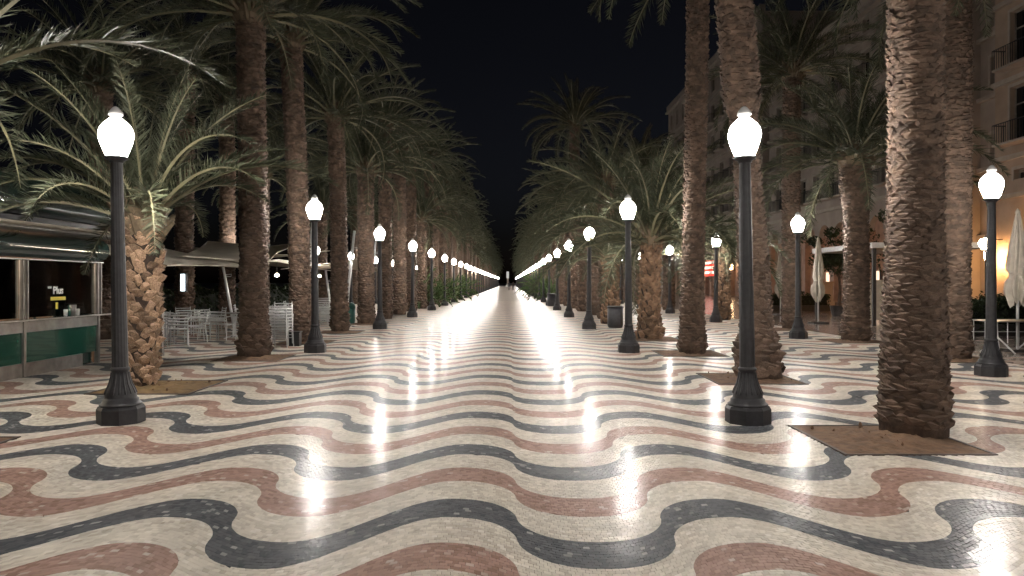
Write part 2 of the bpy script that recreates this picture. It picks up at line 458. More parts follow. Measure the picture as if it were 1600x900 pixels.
def frond_mesh(name, L, droop, n, lmax, seed, wid=.020, seg=3, curl=0):
    """a feather leaf growing along +y, arching down in -z"""
    r = random.Random(seed); b = MB()
    N = 22; pts = []; th = 0; p = Vector((0,0,0)); pts.append(p.copy()); ths = []
    for i in range(N):
        t = (i+.5)/N; th = -droop*t**1.5
        side = curl*t*t
        p = p + Vector((math.sin(side), math.cos(th)*math.cos(side), math.sin(th)))*(L/N); pts.append(p.copy())
    b.cur = 1
    b.tube(pts, [.032*(1-i/(N))**.8*(L/3)+.004 for i in range(N+1)], 3, cap=False)
    b.cur = 0
    def at(t):
        q = t*N; i = min(int(q), N-1); return pts[i].lerp(pts[i+1], q-i), (pts[i+1]-pts[i]).normalized()
    for i in range(n):
        t = .14+.86*(i/(n-1))
        c, d = at(min(t,.999)); side0 = Vector((1,0,0)); side0 = (side0-d*side0.dot(d)).normalized(); up = side0.cross(d)
        ll = lmax*(math.sin(PI*min(1,(.12+.88*t)**.9))**.55*.75+.25)*(1-.35*t)
        for s in (-1,1):
            if r.random() < .04: continue
            fa = R(r.uniform(32,50)) + t*.1; va = R(r.uniform(-5,62))
            dr = d*math.cos(fa) + (side0*s*math.cos(va)+up*math.sin(va))*math.sin(fa)
            dr.normalize()
            l_ = ll*r.uniform(.82,1.1); nrm = dr.cross(d).normalized(); wv = (Matrix.Rotation(r.uniform(-1.1,1.1),3,dr) @ dr.cross(nrm).normalized())*wid*r.uniform(.8,1.2)
            sag = Vector((0,0,-1))*l_*r.uniform(.04,.22)
            m1 = c+dr*l_*.5+sag*.25; tp = c+dr*l_+sag
            if seg == 3:
                b.add([c-wv*.6, c+wv*.6, m1+wv, m1-wv, tp], [(0,1,2,3),(3,2,4)])
            else:
                b.add([c-wv, c+wv, tp], [(0,1,2)])
    me = b.mesh(name, [M_leaf, M_rach])
    SPINE[name] = [tuple(pts[i]+o_) for i in range(6, N+1, 1) for o_ in (Vector((0,0,0)),Vector((lmax*.6,0,0)),Vector((-lmax*.6,0,0)))]
    return me
SPINE = {}
FR_HI = [frond_mesh('frond_a%d' % i, 3.2, R(dr), 100, .52, 20+i, .0092, curl=cu) for i, (dr, cu) in enumerate(((28,.1),(45,-.15),(62,.2),(80,-.1),(98,.15),(120,-.2)))]
FR_MD = [frond_mesh('frond_b%d' % i, 3.2, R(dr), 64, .54, 40+i, .014, curl=cu) for i, (dr, cu) in enumerate(((28,.1),(45,-.15),(62,.2),(80,-.1),(98,.15),(120,-.2)))]
FR_LO = [frond_mesh('frond_c%d' % i, 3.2, R(dr), 26, .55, 60+i, .036, seg=1) for i, dr in enumerate((28,55,80,105))]
def frond_xf(i, n, r, length, low, high=86):
    """transform of frond i of n: upright at the heart, arching out with age"""
    q = (i+.5)/n
    el = high-(high-low)*q**.85+r.uniform(-6,6); az = i*2.39996+r.uniform(-.2,.2)
    sc = length/3.2*(.72+.28*min(1,q*2.2))*r.uniform(.92,1.08)
    v = min(5, max(0, int(q*4.2+r.uniform(-.4,1.6))))
    M = Matrix.Rotation(az,4,'Z') @ Matrix.Translation((0,.07,.05-.22*q)) @ Matrix.Rotation(R(el),4,'X') @ Matrix.Rotation(r.uniform(-.35,.35),4,'Y') @ Matrix.Scale(sc,4)
    return v, M

def trunk_axis(h, lean, seed, sway=.0):
    r = random.Random(seed); ph = r.uniform(0,6)
    def ax(z):
        t = z/h
        return Vector((lean[0]*t**1.3+sway*math.sin(ph+t*4)*t, lean[1]*t**1.3, z))
    return ax
def palm(x, y, h, rb, rt, seed, label, group, nfr=42, flen=3.2, low=2, detail=2, lean=(0,0), ring=.085, nper=12, boots=0, bm=None, prof=None, bsz=1.0, high=86, fronds=None, skirt=True):
    r = random.Random(seed)
    t = empty('palm_tree', (x,y,0), 0, label, 'palm tree', group)
    ax = trunk_axis(h, lean, seed, .03 if detail >= 1 else 0)
    def rad(z):
        q = z/h
        if prof:
            for (z0,r0),(z1,r1) in zip(prof, prof[1:]):
                if z <= z1: return r0+(r1-r0)*(z-z0)/(z1-z0)
            return prof[-1][1]
        return rt+(rb-rt)*math.exp(-z/.5)+ (.0 if q < .9 else (q-.9)*.6*rt)
    b = MB(); b.smooth = True; b.cur = 1 if detail >= 1 else 0
    nz = max(8, int(h/.22)); zs = [h*i/nz for i in range(nz+1)]
    b.tube([ax(z)+Vector((r.uniform(-.012,.012), r.uniform(-.012,.012), -.06 if z == 0 else 0)) for z in zs], [rad(z)*.94 for z in zs], 14 if detail else 8)
    b.smooth = False; b.cur = 0
    bmat = bm or M_base1
    mats = []
    if detail >= 1:
        if detail == 1: ring *= 1.35; nper = max(7, int(nper*.8))
        j = 0; z = .10 if bm else .16
        while z < h-.02:
            c = ax(z); rr = rad(z); rg_ = ring*(1+.55*math.exp(-z/.6)) if bm is None else ring; n = nper if z > .7 else max(8, int(nper*.8))
            for k in range(n):
                a = 2*PI*(k+(.5 if j % 2 else 0))/n+r.uniform(-.07,.07)+j*.03
                w = 2*PI*rr/n*1.15*r.uniform(.7,1.3); hh = rg_*1.6*r.uniform(.7,1.3)*bsz; o_ = (.03+rg_*.95)*r.uniform(.6,1.5)*bsz
                if bm: w *= .83; hh *= 1.12; o_ *= 1.3
                zz = z+r.uniform(-.4,.4)*rg_
                if r.random() < .03: continue
                M = Matrix.Translation((c.x,c.y,zz)) @ Matrix.Rotation(a-PI/2,4,'Z') @ Matrix.Translation((0,rr*.93,0)) @ Matrix.Rotation(r.uniform(-.2,.2),4,'Y') @ Matrix.Diagonal((w,o_,hh,1))
                mats.append((M, r.randrange(5), zz, a))
            z += rg_*r.uniform(.93,1.07); j += 1
    pick = set()
    if boots:
        cand = []
        cd = math.atan2(-y, -x)
        for i, (M, v, zz, a) in enumerate(mats):
            if math.cos(a-cd) > .05 and zz < boots_top(y): cand.append((abs(zz-1.6), i))
        cand.sort(); pick = set(i for _, i in cand[:boots])
    for i, (M, v, zz, a) in enumerate(mats):
        if i in pick: continue
        u = BOOTS[v]; b.add([M @ Vector(p) for p in u.v], u.f)
    tm = M_barkR if bm is M_base2 else M_bark
    tr = b.build('trunk', [tm, M_fibreShade if bm else M_fibre], t)
    for i in pick:
        M, v, zz, a = mats[i]; o = link('leaf_base', boot_mesh(v, bmat), tr); o.matrix_local = M
    # crown heart with old stubs
    top = ax(h); cb = MB(); rr = rad(h)
    cb.lathe([(rr*.9,-.35),(rr*1.25,-.15),(rr*1.2,.05),(rr*.8,.25),(.08,.5)], 10)
    for k in range(26 if detail else 8):
        a = k*2.4; z = -.32+.5*(k/26); d = Vector((math.cos(a),math.sin(a),1.1)).normalized(); p0 = Vector((math.cos(a)*rr*.9,math.sin(a)*rr*.9,z))
        cb.tube([p0, p0+d*r.uniform(.18,.38)], [.06,.028], 4)
    cr = cb.build('crown', [M_stub], t); cr.location = top
    FR = FR_HI if detail == 2 else FR_MD
    if fronds is not None: specs = fronds
    else: specs = [frond_xf(i, nfr, r, flen, low, high) for i in range(nfr)]
    for v, M in specs:
        if y < 21 and hides_lamp(FR[v], Matrix.Translation((x,y,0)) @ Matrix.Translation(top) @ M): continue
        o = link('frond', FR[v], cr); o.matrix_local = M
    return t
def hides_lamp(me, M):
    """true if the frond crosses one of the near globes in the camera view"""
    for p in SPINE[me.name]:
        q = M @ Vector(p)
        for (lx, ly) in ((LXL,LD),(LXR,LD),(LXL,2*LD),(LXR,2*LD),(LXO,LD*1.5)):
            if q.y < ly+.5 and q.y > .5:
                s = ly/q.y
                if abs(q.x*s-lx) < .42 and abs(CAMH+(q.z-CAMH)*s-3.25) < .5: return True
    return False
def boots_top(y): return CAMH+441*y/FPX+.3

# tree pits -------------------------------------------------------------
M_ochre = mat('ochre_soil', (.24,.15,.06), .95, col2=(.13,.08,.035), scale=7, bump=.02, bscale=25)
def pit(x, y, s=1.36, label=None, sm=None):
    h = s/2; PITS.append((x-h,x+h,y-h,y+h)); r = random.Random(int(x*100+y*10))
    t = empty('tree_pit', (x,y,0), 0, label, 'tree pit', 'square earth pits around the palms')
    n = 22; b = MB(); vs = []
    for j in range(n+1):
        for i in range(n+1):
            u, v = i/n*2-1, j/n*2-1; e = (1-max(abs(u),abs(v)))
            vs.append((u*(h-.02), v*(h-.02), .004+.055*min(1,e*1.6)*r.uniform(.35,1.1)))
    b.smooth = True
    b.add(vs, [(j*(n+1)+i, j*(n+1)+i+1, (j+1)*(n+1)+i+1, (j+1)*(n+1)+i) for j in range(n) for i in range(n)])
    b.build('soil', sm or M_soil, t)
    for (x0,x1,y0,y1) in ((-h,h,-h,-h+.03),(-h,h,h-.03,h),(-h,-h+.03,-h+.03,h-.03),(h-.03,h,-h+.03,h-.03)):
        b = MB(); b.box(x0,x1,y0,y1,-.02,.012); b.build('edging', M_edge, t)
    if y < 13:
        m = MB()
        for k in range(14):
            px, py = r.uniform(-h+.1,h-.1), r.uniform(-h+.1,h-.1); s_ = r.uniform(.008,.022); n0 = len(m.v)
            m.lathe([(s_*.5,.02),(s_,.035),(s_*.8,.035+s_*.6),(s_*.2,.04+s_*.9)], 6, rot=r.uniform(0,6), c=(px,py,.005))
            m.v[n0:] = [(vx+r.uniform(-.3,.3)*s_, vy+r.uniform(-.3,.3)*s_, vz+r.uniform(-.2,.2)*s_) for vx,vy,vz in m.v[n0:]]
        o = m.build('pebbles', M_soil, t); tag(o, kind='stuff')
    return t

# ---- the four rows of palms
GL, GR = 'palms along the left edge of the walk', 'palms along the right edge of the walk'
pal = []
# left inner row
palm(-5.75, 7.0, 3.25, .26, .24, 11, 'young palm just left of frame whose fronds overhang the top left corner', GL, 25, 3.1, 22, 2, bm=M_base2, ring=.13, nper=8)
palm(-5.62, 11.35, 2.62, .20, .255, 12, 'short young palm with tan cut leaf bases behind the nearest left lamp', GL, 38, 2.9, 24, 2, bm=M_base2, ring=.10, nper=9, boots=300,
     prof=[(0,.2),(.5,.20),(.62,.235),(1.4,.26),(2.2,.28),(2.62,.27)])
palm(-5.49, 15.9, 7.45, .39, .285, 13, 'tall rough palm beside the stacked cafe chairs, flared at its foot', GL, 42, 3.6, 6, 2, ring=.068, nper=12, boots=300, lean=(-.05,0))
palm(-5.58, 19.8, 8.1, .33, .27, 14, 'tall palm just left of the second left lamp', GL, 42, 3.5, 4, 2, ring=.072, nper=12, lean=(-.25,0))
palm(-5.45, 23.8, 7.0, .31, .25, 15, 'medium palm left of the green litter bin', GL, 42, 3.5, 2, 2, ring=.08, nper=11, lean=(-.15,0))
palm(-5.54, 28.6, 6.0, .36, .30, 16, 'stout palm lit yellowish just left of the third left lamp', GL, 42, 3.5, 2, 2, ring=.085, nper=11)
# right inner row
palm(4.29, 7.85, 8.2, .385, .30, 21, 'big scaly palm trunk nearest on the right, rising out of the picture', GR, 44, 3.4, -10, 2, ring=.046, nper=15, boots=300, lean=(.04,0),
     prof=[(0,.36),(.35,.345),(1.2,.31),(2.2,.275),(3.0,.262),(8.2,.262)])
palm(4.16, 12.35, 9.2, .40, .25, 22, 'leaning palm with stepped ragged trunk right behind the nearest right lamp', GR, 40, 3.4, 5, 2, ring=.07, nper=13, boots=300, lean=(-.72,0),
     prof=[(0,.40),(.5,.38),(.8,.26),(2.6,.225),(3.4,.20),(4.4,.22),(4.6,.30),(6.2,.29),(9.2,.28)])
palm(4.10, 16.6, 9.6, .31, .235, 23, 'slim straight palm between the two nearest right lamps', GR, 44, 3.4, -6, 2, ring=.062, nper=13, lean=(.15,0),
     prof=[(0,.33),(.6,.27),(1.5,.235),(9.6,.235)])
palm(3.96, 20.9, 2.85, .36, .24, 24, 'short palm with reddish trunk and wide crown right of the second right lamp', GR, 44, 3.9, 5, 2, ring=.13, nper=9, bm=M_base2,
     prof=[(0,.40),(.4,.30),(1.2,.25),(2.85,.26)])
palm(3.95, 28.8, 2.55, .40, .28, 25, 'squat palm with tan leaf bases by the third right lamp', GR, 34, 2.4, 8, 2, ring=.14, nper=9, bm=M_base2)
palm(4.15, 36.5, 5.2, .36, .32, 26, 'thick palm trunk left of the squat palm in the right row', GR, 40, 3.2, -5, 1, ring=.12, nper=9)
palm(4.0, 45.5, 11.3, .36, .28, 27, 'tallest palm standing out against the night sky in the right row', GR, 44, 3.9, -8, 2, ring=.12, nper=9)
# right outer row
GO = 'palms of the outer right row'
palm(9.30, 15.5, 9.0, .37, .30, 31, 'palm trunk half hidden behind the big right trunk', GO, 44, 3.4, -10, 2, ring=.072, nper=12, lean=(.05,0))
palm(9.46, 20.2, 5.05, .34, .30, 32, 'medium palm with dark crown in front of the stone facade', GO, 46, 3.6, 2, 2, ring=.075, nper=12, prof=[(0,.42),(.5,.33),(3.4,.31),(4.2,.40),(5.05,.38)])
palm(9.60, 25.2, 8.8, .33, .28, 33, 'tall palm behind the second outer right lamp', GO, 46, 3.5, -8, 2, ring=.08, nper=11)
palm(9.15, 31.8, 2.8, .36, .30, 34, 'short bushy palm near the red shop sign', GO, 36, 2.6, 5, 2, ring=.14, nper=9, bm=M_base2)
palm(9.25, 38.5, 3.1, .34, .28, 35, 'small palm further back in the outer right row', GO, 36, 2.8, 5, 1, ring=.14, nper=9)
# left outer row
GLO = 'palms of the outer left row behind the cafe'
palm(-11.6, 21.0, 7.2, .34, .28, 41, 'dark palm rising behind the green kiosk', GLO, 44, 3.5, -10, 1)
palm(-11.5, 26.2, 9.2, .34, .29, 42, 'dark tall palm trunk above the cream sail', GLO, 42, 3.5, -10, 1)
palm(-11.6, 30.4, 9.0, .34, .29, 43, 'dark palm trunk left of the rough tall palm, far behind the sail', GLO, 42, 3.5, -10, 1)
# repeats: trunk/crown prototypes of mid distance
MIDP = [palm(0, -60-10*i, hh, .34, .28, 50+i, 'x', 'x', 38, 3.4, -10, 1) for i, hh in enumerate((5.5, 7.6, 9.0))]
MIDH = (5.5, 7.6, 9.0)
def mid(x, y, i, label, group, s=1.0):
    o = copy_tree(MIDP[i]); o.location = (x, y, 0); o.rotation_euler = (0,0,rnd.uniform(0,6.28)); o.scale = (1,1,s) if 0 else (s,s,s)
    o['label'] = label; o['group'] = group; return o
def many(x, ys, side, group, hs):
    for n, y in enumerate(ys):
        i = hs[n % len(hs)]
        lab = (f'{ORD[n]} of the mid distance palms in the {side}' if n < 12 else f'far palm in the {side}, lost among crowns')
        mid(x+rnd.uniform(-.2,.2), y, i, lab, group, rnd.uniform(.88,1.12))
many(-5.5, [32.7+4.25*k for k in range(8)], 'left inner row', GL, [2,1,2,0,2,1,1,2])
many(4.1, [32.6, 41.0, 50.2, 54.4, 58.7, 63], 'right inner row', GR, [0,0,1,0,1,2])
many(9.4, [43,48,53,58,63,68], 'outer right row', GO, [0,1,2,0,1,2])
many(-11.6, [35,40,45,50,55,60,66], 'outer left row', GLO, [1,2,0,2,1,2,1])
for o in MIDP:
    for c in list(o.children):
        for d in list(c.children): bpy.data.objects.remove(d)
        bpy.data.objects.remove(c)
    bpy.data.objects.remove(o)
# far palms: trunk + one crown mesh each, shared
def far_meshes(seed, h):
    r = random.Random(seed); tb = MB(); tb.tube([(0,0,0),(0.02,0,h*.5),(0,0,h)], [.36,.29,.3], 8)
    cb = MB()
    for i in range(34):
        v, M = frond_xf(i, 34, r, 3.4, -10); me = FR_LO[min(3, v*4//6)]
        vs = [M @ vv.co for vv in me.vertices]
        base = len(cb.v); cb.v += [tuple(p) for p in vs]
        for p in me.polygons: cb.f.append(tuple(base+q for q in p.vertices)); cb.mi.append(p.material_index); cb.sm.append(False)
    return tb.mesh('far_trunk', M_bark), cb.mesh('far_crown', [M_leaf, M_rach]), h
FAR = [far_meshes(70+i, hh) for i, hh in enumerate((5.5, 7.8, 9.4))]
def farpalm(x, y, label, group):
    tm, cm, h = FAR[rnd.randrange(3)]; s = rnd.uniform(.9,1.15)
    t = empty('palm_tree', (x,y,0), rnd.uniform(0,6.28), label, 'palm tree', group); t.scale = (s,s,s)
    link('trunk', tm, t); link('crown', cm, t, loc=(0,0,h))
for k in range(16):
    farpalm(-5.5+rnd.uniform(-.3,.3), 67+4.4*k, 'far palm of the left inner row, its crown merging with the next', GL)
    farpalm(4.1+rnd.uniform(-.3,.3), 67.3+4.4*k, 'far palm of the right inner row, its crown merging with the next', GR)
for k in range(10):
    farpalm(9.4+rnd.uniform(-.4,.4), 73+6*k, 'far palm of the outer right row, its crown merging with the next', GO)
    farpalm(-11.6+rnd.uniform(-.4,.4), 72+6*k, 'far palm of the outer left row, its crown merging with the next', GLO)
# the rest of the avenue reads as one dark mass
b = MB()
for k in range(34):
    for x in (-5.5, 4.1, 9.4, -11.6):
        tm, cm, h = FAR[rnd.randrange(3)]; s = rnd.uniform(.9,1.15); a = rnd.uniform(0,6.28); y = 138+5*k+rnd.uniform(-1,1)
        M = Matrix.Translation((x+rnd.uniform(-.3,.3), y, 0)) @ Matrix.Rotation(a,4,'Z') @ Matrix.Scale(s,4)
        for me, off in ((tm, 0), (cm, h)):
            base = len(b.v); Mo = M @ Matrix.Translation((0,0,off))
            b.v += [tuple(Mo @ vv.co) for vv in me.vertices]
            nm = 1 if me is tm else 0
            for p in me.polygons:
                if nm == 0 and p.index % 2 and p.material_index == 0: continue
                b.f.append(tuple(base+q for q in p.vertices)); b.mi.append(nm); b.sm.append(False)
tag(b.build('far_palm_avenue', [M_leaf, M_bark]), 'dark mass of distant palms closing the avenue at the vanishing point', 'palm trees', kind='stuff')

# pits
pit(-5.75, 7.0, label='earth pit at the left frame edge, almost out of view')
pit(-5.35, 11.35, 1.5, 'ochre earth pit around the short young palm on the left', M_ochre)
pit(-5.4, 15.7, label='earth pit around the flared palm by the stacked chairs')
pit(3.83, 7.58, 1.42, 'bare square earth pit around the big right trunk')
pit(4.0, 12.35, 1.42, 'earth pit behind the nearest right lamp')
pit(4.05, 16.7, 1.42, 'earth pit around the slim straight palm on the right')
pit(4.0, 20.9, 1.5, 'earth pit around the reddish short palm')
for n, (x, y) in enumerate(((9.3,15.5),(9.4,20.2),(9.5,25.2))): pit(x, y, 1.5, f'{ORD[n]} earth pit of the outer right palm row')
for n, y in enumerate((19.8,23.8,28.6)): pit(-5.45, y, label=f'{ORD[n+1]} earth pit beyond the flared left palm')

# pavement bands (after the pits are known)
for g, polys in lay_tesserae().items(): build_band_tiles(g, polys)
for g in range(GMIN, GEND):
    if g < GT1:
        build_band_strip(g, (XL+.01, TX0-.01)); build_band_strip(g, (TX1+.06, XR-.04))
    else: build_band_strip(g, (XL+.01, XR-.04))
#@@PART2
# ================================================================== kiosk on the left
def text_mesh(txt, size, m, name, bold=0):
    c = bpy.data.curves.new(name, 'FONT'); c.body = txt; c.size = size; c.extrude = .004; c.offset = bold
    o = bpy.data.objects.new(name, c); COL.objects.link(o)
    dg = bpy.context.evaluated_depsgraph_get(); dg.update()
    me = bpy.data.meshes.new_from_object(o.evaluated_get(dg)); bpy.data.objects.remove(o)
    me.materials.clear(); me.materials.append(m); return me
KX = -8.25; KY0, KY1 = 6.2, 14.95
kio = empty('kiosk', (-9.8,10.6,0), 0, 'dark green glossy refreshment kiosk with steel counter at the left edge', 'kiosk')
def kpart(name, b, m, parent=None, smooth=False):
    o = b.build(name, m); o.parent = parent or kio
    if not parent: o.matrix_parent_inverse = Matrix.Translation((9.8,-10.6,0))
    return o
bays = [(6.2,8.3),(8.3,10.42),(10.42,12.55),(12.55,14.82)]
for (a, c) in bays:
    b = MB(); b.box(-8.34,-8.25,a+.04,c-.04,.24,.75); kpart('lower_panel', b, M_kgreen)
    b = MB(); b.box(-8.335,-8.235,a+.04,c-.04-(.5 if c > 14 else 0),0,.235); kpart('kick_plate', b, M_steel)
    b = MB(); b.box(-8.335,-8.23,a+.04,c-.04,.755,.945); kpart('apron_panel', b, M_steel)
    b = MB(); b.box(-8.30,-8.285,a+.05,c-.05,1.0,2.0); kpart('window_pane', b, M_glass)
for y in (6.2, 8.3,10.42,12.55,14.82):
    b = MB(); b.box(-8.30,-8.215,y-.032,y+.032,0,.95); b.box(-8.30,-8.23,y-.03,y+.03,.99,2.0); b.box(-8.262,-8.20,y+.05,y+.075,.99,2.0); kpart('steel_post', b, M_steel)
b = MB(); b.box(-8.55,-8.05,KY0,KY1,.95,.988); kpart('counter_top', b, M_kdark)
b = MB(); b.box(-8.045,-8.03,KY0,KY1,.955,.985); kpart('counter_trim', b, M_steel)
def arc(cx, cz, rx, rz, a0, a1, n=10): return [(cx+rx*math.cos(R(a0+(a1-a0)*i/n)), cz+rz*math.sin(R(a0+(a1-a0)*i/n))) for i in range(n+1)]
b = MB(); b.smooth = True; b.extrude_y([(-8.35,2.02)]+arc(-8.30,2.24,.22,.215,-75,80)+[(-8.35,2.46)], KY0, KY1); kpart('header_band', b, M_kdark)
b = MB(); b.box(-8.33,-8.20,KY0,KY1,1.995,2.016); kpart('header_lip', b, M_white)
for z0, xo in ((2.475,-7.86),(2.545,-7.82)):
    b = MB(); b.smooth = True; b.extrude_y([(-8.4,z0)]+arc(xo,z0+.027,.05,.027,-90,90,6)+[(-8.4,z0+.055)], KY0, KY1+.05); kpart('awning_cassette', b, M_sail if z0 > 2.5 else M_steel)
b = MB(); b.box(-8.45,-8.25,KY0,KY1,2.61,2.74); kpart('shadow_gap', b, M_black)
b = MB(); b.smooth = True; b.extrude_y([(-8.4,2.745)]+arc(-8.22,2.90,.25,.15,-90,0,6)+arc(-8.22,3.1,.25,.36,8,90,8)+[(-9.6,3.6),(-9.6,2.745)], KY0, KY1); fas = kpart('fascia', b, M_kdark)
b = MB(); b.box(-11.3,-9.6,KY0,KY1,2.75,3.5); kpart('roof', b, M_kdark)
b = MB(); b.box(-11.3,-11.2,KY0,KY1,0,2.7); b.box(-11.2,-8.345,KY0,KY0+.08,0,2.7); b.box(-11.2,-8.345,KY1-.09,KY1-.012,0,.95); b.box(-11.2,-9.2,KY1-.09,KY1-.012,.95,2.45); b.box(-11.1,-9.3,KY1-.4,KY1-.092,1.36,1.378); kpart('back_wall', b, M_brownint)
b = MB(); b.box(-9.18,-8.36,KY1-.06,KY1-.04,.96,2.0); kpart('window_pane', b, M_glass)
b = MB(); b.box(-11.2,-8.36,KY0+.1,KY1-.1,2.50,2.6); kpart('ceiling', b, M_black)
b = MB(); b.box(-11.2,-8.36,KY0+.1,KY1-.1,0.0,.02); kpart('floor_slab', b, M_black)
b = MB(); b.box(-10.9,-10.4,KY0+.2,KY1-.3,.02,.95); b.box(-11.15,-10.85,KY0+.2,KY1-.3,1.35,1.38); b.box(-11.15,-10.85,KY0+.2,KY1-.3,1.75,1.78); kpart('back_bar', b, M_steel)
b = MB(); b.box(-10.3,-10.2,8.0,14.0,2.46,2.49); kpart('added_fill_strip', b, emit('added_fill_glow', (1,.8,.6), 130))  # added glowing strip that brightens the kiosk interior; no such lamp is known
b = MB(); b.box(-8.42,-8.36,6.25,14.8,0,.94); kpart('inner_panel', b, M_kdark)
# lettering, reading upwards on the fascia
me = text_mesh('CO', .27, M_white, 'fascia_letters')
o = link('fascia_letters', me, kio); o.matrix_parent_inverse = Matrix.Translation((9.8,-10.6,0))
o.matrix_basis = Matrix(((0,0,1,-7.966),(0,-1,0,14.86),(1,0,0,2.86),(0,0,0,1)))
M_print = mat('window_print', (.75,.75,.73), .5); M_yel = mat('yellow_label', (.75,.62,.05), .5)
def wprint(txt, size, m, y, z, bold=0):
    o = link('window_lettering', text_mesh(txt, size, m, 'window_lettering', bold), kio); o.matrix_parent_inverse = Matrix.Translation((9.8,-10.6,0))
    o.matrix_basis = Matrix(((0,0,1,-8.279),(1,.0,0,y),(0,1,0,z),(0,0,0,1)))
wprint('Plus', .19, M_print, 13.42, 1.40, .004); wprint('con', .07, M_print, 13.27, 1.50, .003)
b = MB(); b.box(-8.283,-8.278,13.35,13.80,1.28,1.345); b.box(-8.283,-8.278,13.5,13.57,1.12,1.24); kpart('window_label', b, M_yel)
# things standing on the counter and shelf
def lathe_thing(name, prof, m, loc, label, cat, group=None, seg=12):
    b = MB(); b.smooth = True; b.lathe(prof, seg); o = b.build(name, m, loc=loc); return tag(o, label, cat, group)
GLp = [(.028,0),(.03,.002),(.036,.12),(.032,.12),(.027,.01)]
for n, (y, lab) in enumerate(((13.62,'leftmost small glass on the kiosk counter'),(14.0,'small glass on the kiosk counter next to the steel cup'))):
    lathe_thing('drinking_glass', GLp, M_white, (-8.17,y,.989), lab, 'glass', 'glasses on the kiosk counter')
lathe_thing('steel_cup', [(.045,0),(.06,.2),(.055,.2),(.04,.01)], M_steel, (-8.17,13.85,.989), 'tapered steel cup holding straws on the kiosk counter', 'cup')
lathe_thing('sauce_bottle', [(.032,0),(.034,.1),(.03,.13),(.012,.16),(.012,.2),(.004,.21)], M_kgreen, (-8.18,13.74,.989), 'small dark sauce bottle on the kiosk counter', 'bottle')
M_blue = emit('lit_blue_label', (.45,.8,1), 1.5)
t = empty('beer_tap', (-8.75,13.62,.96), 0, 'beer tap with glowing blue white badge behind the kiosk window', 'beer tap')
b = MB(); b.lathe([(.07,0),(.07,.02),(.03,.04),(.03,.3)], 10); b.build('column', M_chrome, t)
b = MB(); b.box(-.03,.03,-.06,.06,.3,.62); b.build('badge', M_blue, t)
for n in range(9):
    lathe_thing('bottle', [(.036,0),(.038,.16),(.03,.2),(.013,.24),(.013,.3)], (M_kgreen, M_brownint, M_white)[n%3], (-10.95+.19*n, KY1-.24, 1.38), 'bottle standing in a row on the shelf inside the kiosk', 'bottle', 'bottles on the kiosk shelf', 8)

# ================================================================== litter bins
def litter_bin(x, y, m, label, h=.82, r=.21, dome=True):
    t = empty('litter_bin', (x,y,0), .2, label, 'litter bin')
    b = MB(); b.smooth = True; b.lathe([(r*.85,0),(r*.9,.03),(r,.1),(r,h*.7)], 14); b.build('bin_body', m, t)
    b = MB(); b.smooth = True; b.lathe([(r*1.05,h*.7),(r*1.05,h*.8),(r*.95,h*.9),(r*.6,h*.98),(.03,h)] if dome else [(r*1.06,h*.7),(r*1.06,h*.76),(r*.9,h*.77)], 14); b.build('bin_lid', m, t)
litter_bin(-6.25, 29.0, M_bin, 'green domed litter bin between the left palms')
litter_bin(-7.55, 15.15, M_bin, 'dark green litter bin at the far corner of the kiosk', .95, .25)
litter_bin(3.75, 26.2, M_iron, 'black litter bin behind the second right lamp', 1.0, .28, False)
litter_bin(2.95, 50.0, M_iron, 'black litter bin far along the right edge of the walk', 1.1, .42, False)

# ================================================================== cafe chairs and tables
def make_chair():
    t = empty('cafe_chair', (0,-80,0), 0, 'x', 'chair', 'x')
    rr = .0125
    for s in (-1, 1):
        b = MB(); b.tube([(s*.26,.24,0),(s*.25,.235,.64),(s*.25,.20,.665)], rr, 6); b.build('front_leg', M_alu, t)
        b = MB(); b.tube([(s*.24,-.26,0),(s*.23,-.21,.45),(s*.22,-.27,.82)], rr, 6); b.build('rear_leg', M_alu, t)
        b = MB(); b.tube([(s*.25,.20,.665),(s*.255,0,.67),(s*.226,-.235,.655)], rr*1.2, 6); b.build('armrest', M_alu, t)
    b = MB()
    for k in range(7): y = -.2+k*.066; b.box(-.225,.225,y,y+.045,.435-.004*k*0,.45)
    b.box(-.235,-.222,-.21,.25,.42,.436); b.box(.222,.235,-.21,.25,.42,.436); b.build('seat', M_alu, t)
    for k in range(4):
        z = .55+k*.075; y = -.222-.05*(z-.45)/.37; b = MB()
        b.tube([(-.225,y,z),(-.1,y-.035,z),(.1,y-.035,z),(.225,y,z)], .022 if k < 3 else .014, 4); b.build('back_slat', M_alu, t)
    b = MB(); b.tube([(-.245,.236,.22),(.245,.236,.22)], .009, 5); b.tube([(-.235,-.235,.22),(.235,-.235,.22)], .009, 5); b.build('stretcher', M_alu, t)
    return t
CH = make_chair()
def make_table():
    t = empty('cafe_table', (0,-82,0), 0, 'x', 'table', 'x')
    b = MB(); b.lathe([(.34,.71),(.35,.715),(.35,.735),(.34,.74)], 24); b.build('table_top', M_steel, t)
    b = MB(); b.tube([(0,0,.05),(0,0,.71)], .03, 8); b.build('column', M_alu, t)
    for k in range(4):
        a = k*PI/2+.4; b = MB(); b.tube([(0,0,.10),(math.cos(a)*.15,math.sin(a)*.15,.06),(math.cos(a)*.33,math.sin(a)*.33,.015)], .016, 6); b.build('foot', M_alu, t)
    return t
TB = make_table()
def put(src, x, y, rz, label, group, z=0):
    o = copy_tree(src); o.location = (x,y,z); o.rotation_euler = (0,0,rz); o['label'] = label; o['group'] = group; return o
TAB = [(-9.1,19.6,'nearest the kiosk'),(-7.9,21.2,'in front of the sail strut'),(-9.9,23.0,'at the back by the hedge'),(-7.4,24.4,'behind the flared palm'),(-8.8,26.6,'deep under the second sail'),(-7.2,29.2,'by the green litter bin'),(-8.6,31.6,'far back under the sails')]
n = 0
POS = ['facing the walk','facing away from the walk','on the kiosk side','on the far side']
